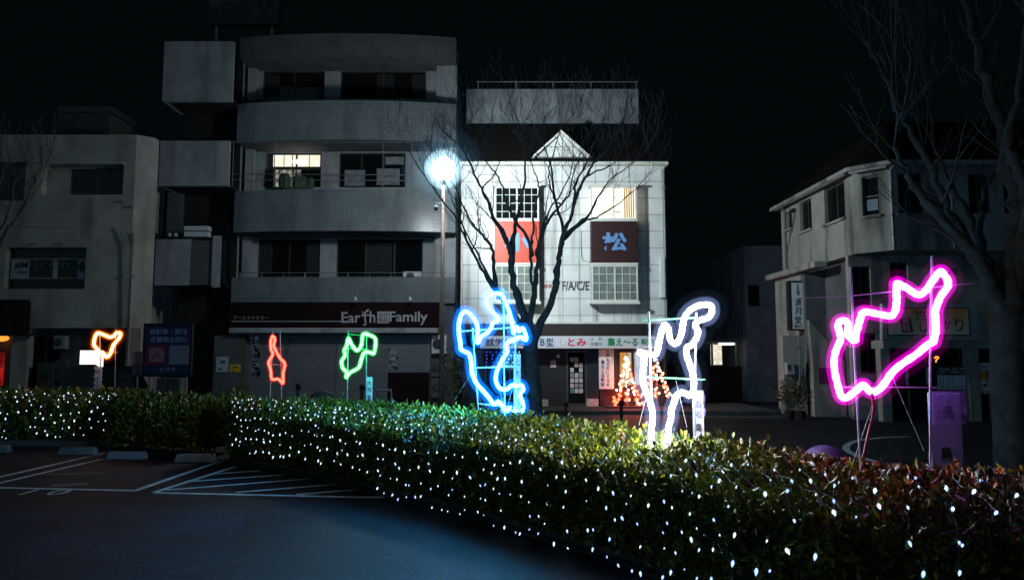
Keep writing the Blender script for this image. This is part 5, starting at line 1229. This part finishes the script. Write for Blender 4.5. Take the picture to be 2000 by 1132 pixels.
L.new(sp.outputs['Z'], mr.inputs[0]); cx_ = N.new('ShaderNodeMix'); cx_.data_type = 'RGBA'; cx_.inputs['A'].default_value = (.8, .7, .55, 1); cx_.inputs['B'].default_value = (.85, .33, .07, 1); L.new(mr.outputs[0], cx_.inputs['Factor']); L.new(cx_.outputs['Result'], N['Principled BSDF'].inputs['Base Color'])
mb = MB(); mb.pbox(SS, q[0] + .03, q[1] - .03, q[2] + .03, q[3] - .03, .051, .056); mb.build('face', gm, so)
mb = MB(); mb.pprism(SS, [SS.hit(*p) for p in [(1755, 622), (1776, 619), (1782, 648), (1760, 650)]][::-1], .0565, .062); mb.build('red_label', M_signred, so)
text('元\n祖', SS, SS.rect(1760, 623, 1776, 646), .063, M_sign, so, bold=.01)
text('笠', SS, SS.rect(1785, 606, 1806, 625), .057, M_ink, so, bold=.0); text('し', SS, SS.rect(1794, 630, 1809, 648), .057, M_ink, so); text('か', SS, SS.rect(1838, 624, 1857, 642), .057, M_ink, so); text('り', SS, SS.rect(1863, 621, 1879, 647), .057, M_ink, so)
BD = front(Bc.y + .45); q = BD.rect(1828, 714, 1891, 762); mbn = thing('menu_board', BD.w((q[0] + q[1]) / 2, q[2]), 'black menu board with five white strips in the eatery window', 'sign')
mb = MB(); mb.pbox(BD, *q, -.06, 0); mb.build('board', M_ink, mbn)
text('お好み焼・定食・丼物\nご注文・ご予約承ります', BD, BD.rect(1831, 717, 1888, 729), .002, M_sign, mbn, thick=.002)
for k, s_ in enumerate(('かき料理', 'うどん丼', '日替定食', 'おでん盛', 'しゃも鍋')):
    x = 1831 + k * 12; mb = MB(); mb.pbox(BD, *BD.rect(x, 732, x + 10.5, 760), .001, .008); mb.build('strip', M_sign, mbn)
    text('\n'.join(s_), BD, BD.rect(x + 3, 734, x + 8, 758), .009, M_ink, mbn, thick=.002)
q = BD.rect(1913, 708, 1941, 768); ps_ = thing('wall_poster', BD.w((q[0] + q[1]) / 2, q[2]), 'white poster with yellow patch and red label by the right tree', 'poster')
mb = MB(); mb.pbox(BD, *q, -.03, 0); mb.build('sheet', M_sign, ps_); mb = MB(); mb.pbox(BD, *BD.rect(1914, 725, 1926, 742), .001, .004); mb.build('yellow_patch', M_yellow, ps_)
mb = MB(); mb.pbox(BD, *BD.rect(1924, 722, 1938, 745), .0045, .008); mb.build('red_label', M_signred, ps_); text('元\n祖', BD, BD.rect(1926, 724, 1936, 743), .009, M_sign, ps_)
text('笠岡名物', BD, BD.rect(1916, 713, 1938, 720), .002, M_navy, ps_); text('■営業', BD, BD.rect(1921, 748, 1938, 756), .002, M_ink, ps_)
text('TEL', BD, BD.rect(1916, 762, 1936, 767.5), .002, M_pink, ps_, bold=.02)
# small glowing hook lamp in the doorway
o = thing('neon_hook', BD.w(*BD.hit(1829, 700)), 'tiny orange glowing squiggle in the dark eatery window', 'neon light'); mb = MB()
mb.tube(catmull([BD.w(*BD.hit(x, y, -.02), -.02) for x, y in [(1825, 699), (1829, 696), (1833, 698), (1829, 702), (1828, 707)]], False, 4), .02, 6); mb.build('light_tube', glow('tiny_orange', (1, .22, .02), 3), o)
# papers and round emblem on the left doors
mb = MB()
for r4 in ((1769, 720, 1775, 730), (1769, 731, 1775, 752), (1809, 717, 1814, 750)): mb.pbox(BD, *BD.rect(*r4), -.01, .0)
tag(mb.build('door_note', M_paper), 'narrow white paper strips on the dark eatery door', 'note')
# vertical sign on the left facade
VS = Plane((PA2.w(0, 0, .0).x - .95, at(1545, 600, 26.2).y), (PA2.w(0, 0, .0).x, at(1545, 600, 26.2).y)); q = VS.rect(1541, 548, 1572, 645)
vs2 = thing('hanging_sign', VS.w((q[0] + q[1]) / 2, q[2]), 'narrow vertical sign reading 清月堂 fixed to the cream building', 'sign')
mb = MB(); mb.pbox(VS, *q, -.25, 0); mb.build('case', M_ink, vs2, bevel=.01); qi = VS.rect(1547, 552, 1569, 642); mb = MB(); mb.pbox(VS, *qi, .001, .01); mb.build('face', M_sign, vs2)
for ch, y0, y1 in (('清', 582, 597), ('月', 600, 614), ('堂', 617, 632)): text(ch, VS, VS.rect(1552, y0, 1565, y1), .011, M_ink, vs2, bold=.01)
text('御菓子司', VS, VS.rect(1551, 634, 1566, 640), .011, M_ink, vs2); text('名\n物', VS, VS.rect(1555, 556, 1561, 577), .011, M_ink, vs2)
q = VS.rect(1572.5, 560, 1582, 640); mb = MB(); mb.pbox(VS, q[1] - .4, q[1] + .1, q[2] + .3, q[2] + .35, -.15, -.1); mb.pbox(VS, q[0], q[1] + .1, q[3] - .35, q[3] - .3, -.15, -.1); mb.build('bracket', M_metal, vs2)
# meters, pipes, plants beside the recess
mp = front(25.6)
mt = thing('meter_box', mp.w(*mp.hit(1548, 720)), 'small grey meter box among pipes under the 清月堂 sign', 'meter'); mb = MB(); mb.pbox(mp, *mp.rect(1537, 708, 1553, 732), -.25, 0); mb.build('case', M_tile_plain, mt, bevel=.02)
mb = MB(); mb.pbox(mp, *mp.rect(1539, 712, 1544, 722), .001, .01); mb.build('dial', M_ink, mt)
mb = MB()
for l in ([(1560, 660), (1562, 690), (1562, 740), (1558, 775)], [(1545, 690), (1556, 678), (1566, 682), (1566, 735)], [(1575, 640), (1576, 700), (1580, 705)], [(1572, 735), (1576, 700), (1590, 694)]):
    mb.tube(catmull([mp.w(*mp.hit(x, y, -.05), -.05) for x, y in l], False, 3), .028, 6)
mb.build('pipe', M_metal, mt)
mb = MB(); mb.pbox(mp, mp.hit(1535, 700)[0], mp.hit(1580, 700)[0], GZ, mp.hit(1540, 655)[1], -.6, -.26); mb.build('backing_wall', M_right, cr)
# wall stub with dark window
ws = front(24.6); q = ws.rect(1590, 715, 1640, 818); o = thing('lean_to', ws.w((q[0] + q[1]) / 2, GZ), 'small pale lean-to wall with a dark opening left of the magenta neon', 'wall')
mb = MB(); u0, zq0 = ws.hit(1583, 818); u1_ = ws.hit(1645, 800)[0]
mb.pprism(ws, [(q[0], GZ), (q[1] + .2, GZ), (q[1] + .2, ws.hit(1620, 705)[1]), (ws.hit(1580, 640)[0], ws.hit(1580, 625)[1]), (q[0], ws.hit(1600, 705)[1])], -.3, 0); mb.build('wall', M_right, o)
mb = MB(); mb.pbox(ws, *ws.rect(1600, 718, 1622, 748), .001, .02); mb.build('opening', M_ink, o)
def bush(label, px, py, D, rad, n, cols_, seed, hz=1.0):
    rg = random.Random(seed); p = at(px, py, D); root = thing('potted_shrub', (p.x, D, gz(D)), label, 'plant'); mb = MB(); mb.tube([(p.x, D, gz(D)), (p.x, D, gz(D) + .28)], [.13, .17], 10); mb.build('pot', M_brown, root)
    mb = MB(); vs = []; 
    for i in range(n):
        d = Vector((rg.gauss(0, 1), rg.gauss(0, 1), rg.gauss(0, 1))).normalized() * rad * rg.random() ** .4; d.z *= hz; c = Vector((p.x, D, gz(D) + .3 + rad * hz)) + d
        a = Vector((rg.gauss(0, 1), rg.gauss(0, 1), rg.gauss(0, 1))).normalized(); b = a.orthogonal().normalized(); s_ = rg.uniform(.04, .08)
        mb.m = rg.randrange(len(cols_)); mb.add([c - a * s_, c + b * s_ * .4, c + a * s_, c - b * s_ * .4], [(0, 1, 2, 3)])
    mb.build('foliage', cols_, root)
lf1 = mat('shrub_leaf', (.04, .07, .03), .5, .3); lf2 = mat('shrub_leaf_red', (.2, .03, .02), .5, .3)
bush('potted shrub with a few red leaves beside the dark passage, left one', 1541, 780, 23.6, .42, 420, [lf1, lf1, lf1, lf2], 1, 1.2); bush('potted shrub with a few red leaves beside the dark passage, right one', 1563, 780, 23.4, .38, 380, [lf1, lf1, lf1, lf2], 2, 1.3)
bush('tall dark leafy shrub right of the lamp pole by the tiled building', 887, 760, 26.5, .55, 700, [lf1], 3, 1.9)
bush('dark potted shrub between shutters and hedge, left of the red neon', 470, 770, 25.5, .4, 300, [lf1], 4, 1.0)
# stand base
p = G(1728, 812, -.2); mb = MB(); mb.tube([(p.x, p.y, gz(p.y)), (p.x, p.y, gz(p.y) + .1), (p.x, p.y, gz(p.y) + .22), (p.x, p.y, gz(p.y) + .4)], [.22, .19, .07, .05], 12); tag(mb.build('stand_base', M_sign), 'small white weighted stand base on the street', 'stand base')
# grey building far behind
gb = thing('grey_building', (13.5, 38, GZ), 'dim grey two-storey building behind the left side of the cream one', 'building')
g1 = front(33); a = g1.rect(1457, 484, 1512, 800); zt_ = g1.hit(1480, 480)[1]
hg = [g1.rect(1461, 556, 1484, 598)]
wall(g1, a[0], a[1] + 2.5, GZ, zt_, hg, .2, 'wall', M_tile_plain, gb); window(g1, hg[0], -.1, gb, cols=1, fm=M_dframe)
mb = MB(); mb.box(a[0] + .01, a[1] + 2.5, 33.22, 40, GZ, zt_ - .02); mb.build('body', M_tile_plain, gb)
# lit carport
cpn = front(32.5); q = cpn.rect(1393, 664, 1441, 708); o = thing('lit_carport', cpn.w((q[0] + q[1]) / 2, GZ), 'small lit carport glimpsed far down the dark side street', 'carport')
mb = MB(); mb.pbox(cpn, q[0] - .1, q[1] + .05, q[3] - .1, q[3], -2, 0); mb.build('roof', M_tile_plain, o)
mb = MB(); r3 = cpn.rect(1394, 672, 1415, 712); mb.pbox(cpn, *r3, -.5, -.4); mb.build('lit_wall', glow('lit_white_wall', (1, .96, .82), 1.1, (.7, .62, .45), 4), o)
mb = MB(); mb.tube([cpn.w(q[0] + .3, q[3] - .17, -.2), cpn.w(q[1] - .1, q[3] - .16, -.2)], .045, 6); mb.build('strip_lamp', glow('strip_lamp', (1, 1, .95), 4), o)
mb = MB()
for u in (q[0], q[1]): mb.tube([cpn.w(u, GZ, -.2), cpn.w(u, q[3] - .101, -.2)], .05, 6)
mb.build('post', M_metal, o)
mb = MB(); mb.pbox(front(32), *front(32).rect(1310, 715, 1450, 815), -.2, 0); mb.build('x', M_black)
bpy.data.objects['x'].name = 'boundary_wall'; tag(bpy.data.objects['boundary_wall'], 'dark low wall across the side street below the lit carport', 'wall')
# bollards
for px, yt, D, lb in ((1213, 783, 21.0, 'thin dark bollard in front of the red string lights'), (1105, 785, 22.5, 'dark bollard in front of the dark doorway'), (583, 750, 20, 'dark bollard before the shutters, between red and green neon'), (708, 752, 20, 'dark bollard next to the small name board under the green neon')):
    t = at(px, yt, D); o = thing('bollard', (t.x, D, gz(D)), lb, 'bollard', 'dark bollards along the street')
    mb = MB(); mb.tube([(t.x, D, gz(D)), (t.x, D, t.z - .05)], .05, 10); mb.build('post', M_black, o, smooth=True)
    mb = MB(); mb.tube([(t.x, D, t.z - .12), (t.x, D, t.z - .08), (t.x, D, t.z), (t.x, D, t.z + .04)], [.06, .085, .075, .02], 10); mb.build('cap', M_black, o, smooth=True)
# bicycle rack by the shop
rk = front(22); o = MB(); a = rk.hit(737, 762); b = rk.hit(757, 775)
g_ = gz(22); o.tube(catmull([rk.w(a[0], g_), rk.w(a[0], a[1] - .05), rk.w(a[0] + .1, a[1]), rk.w(b[0], a[1]), rk.w(b[0] + .1, a[1] - .05), rk.w(b[0] + .1, g_)], False, 4), .03, 8)
tag(o.build('barrier_hoop', M_metal, None, smooth=True), 'dark bent-pipe hoop behind the hedge right of the green neon', 'barrier')
# purple dome behind the hedge
p = at(1617, 905, 5.55); mb = MB(); mb.sphere((p.x, 5.6, p.z - .03), .17, 24, 8, sz=.95, z0=0.0); mb.tube([(p.x, 5.6, 0), (p.x, 5.6, p.z - .031)], .05, 8)
tag(mb.build('domed_cover', M_hood, None, smooth=True), 'dark purple domed cover poking up behind the hedge', 'cover')
p = at(621, 775, 11.9); mb = MB(); mb.sphere((p.x, 12.2, p.z - .02), .2, 20, 8, sz=.6, z0=0.0); mb.tube([(p.x, 12.2, 0), (p.x, 12.2, p.z - .021)], .05, 8)
tag(mb.build('domed_cover', M_black, None, smooth=True), 'small black domed cover behind the hedge between red and green neon', 'cover')
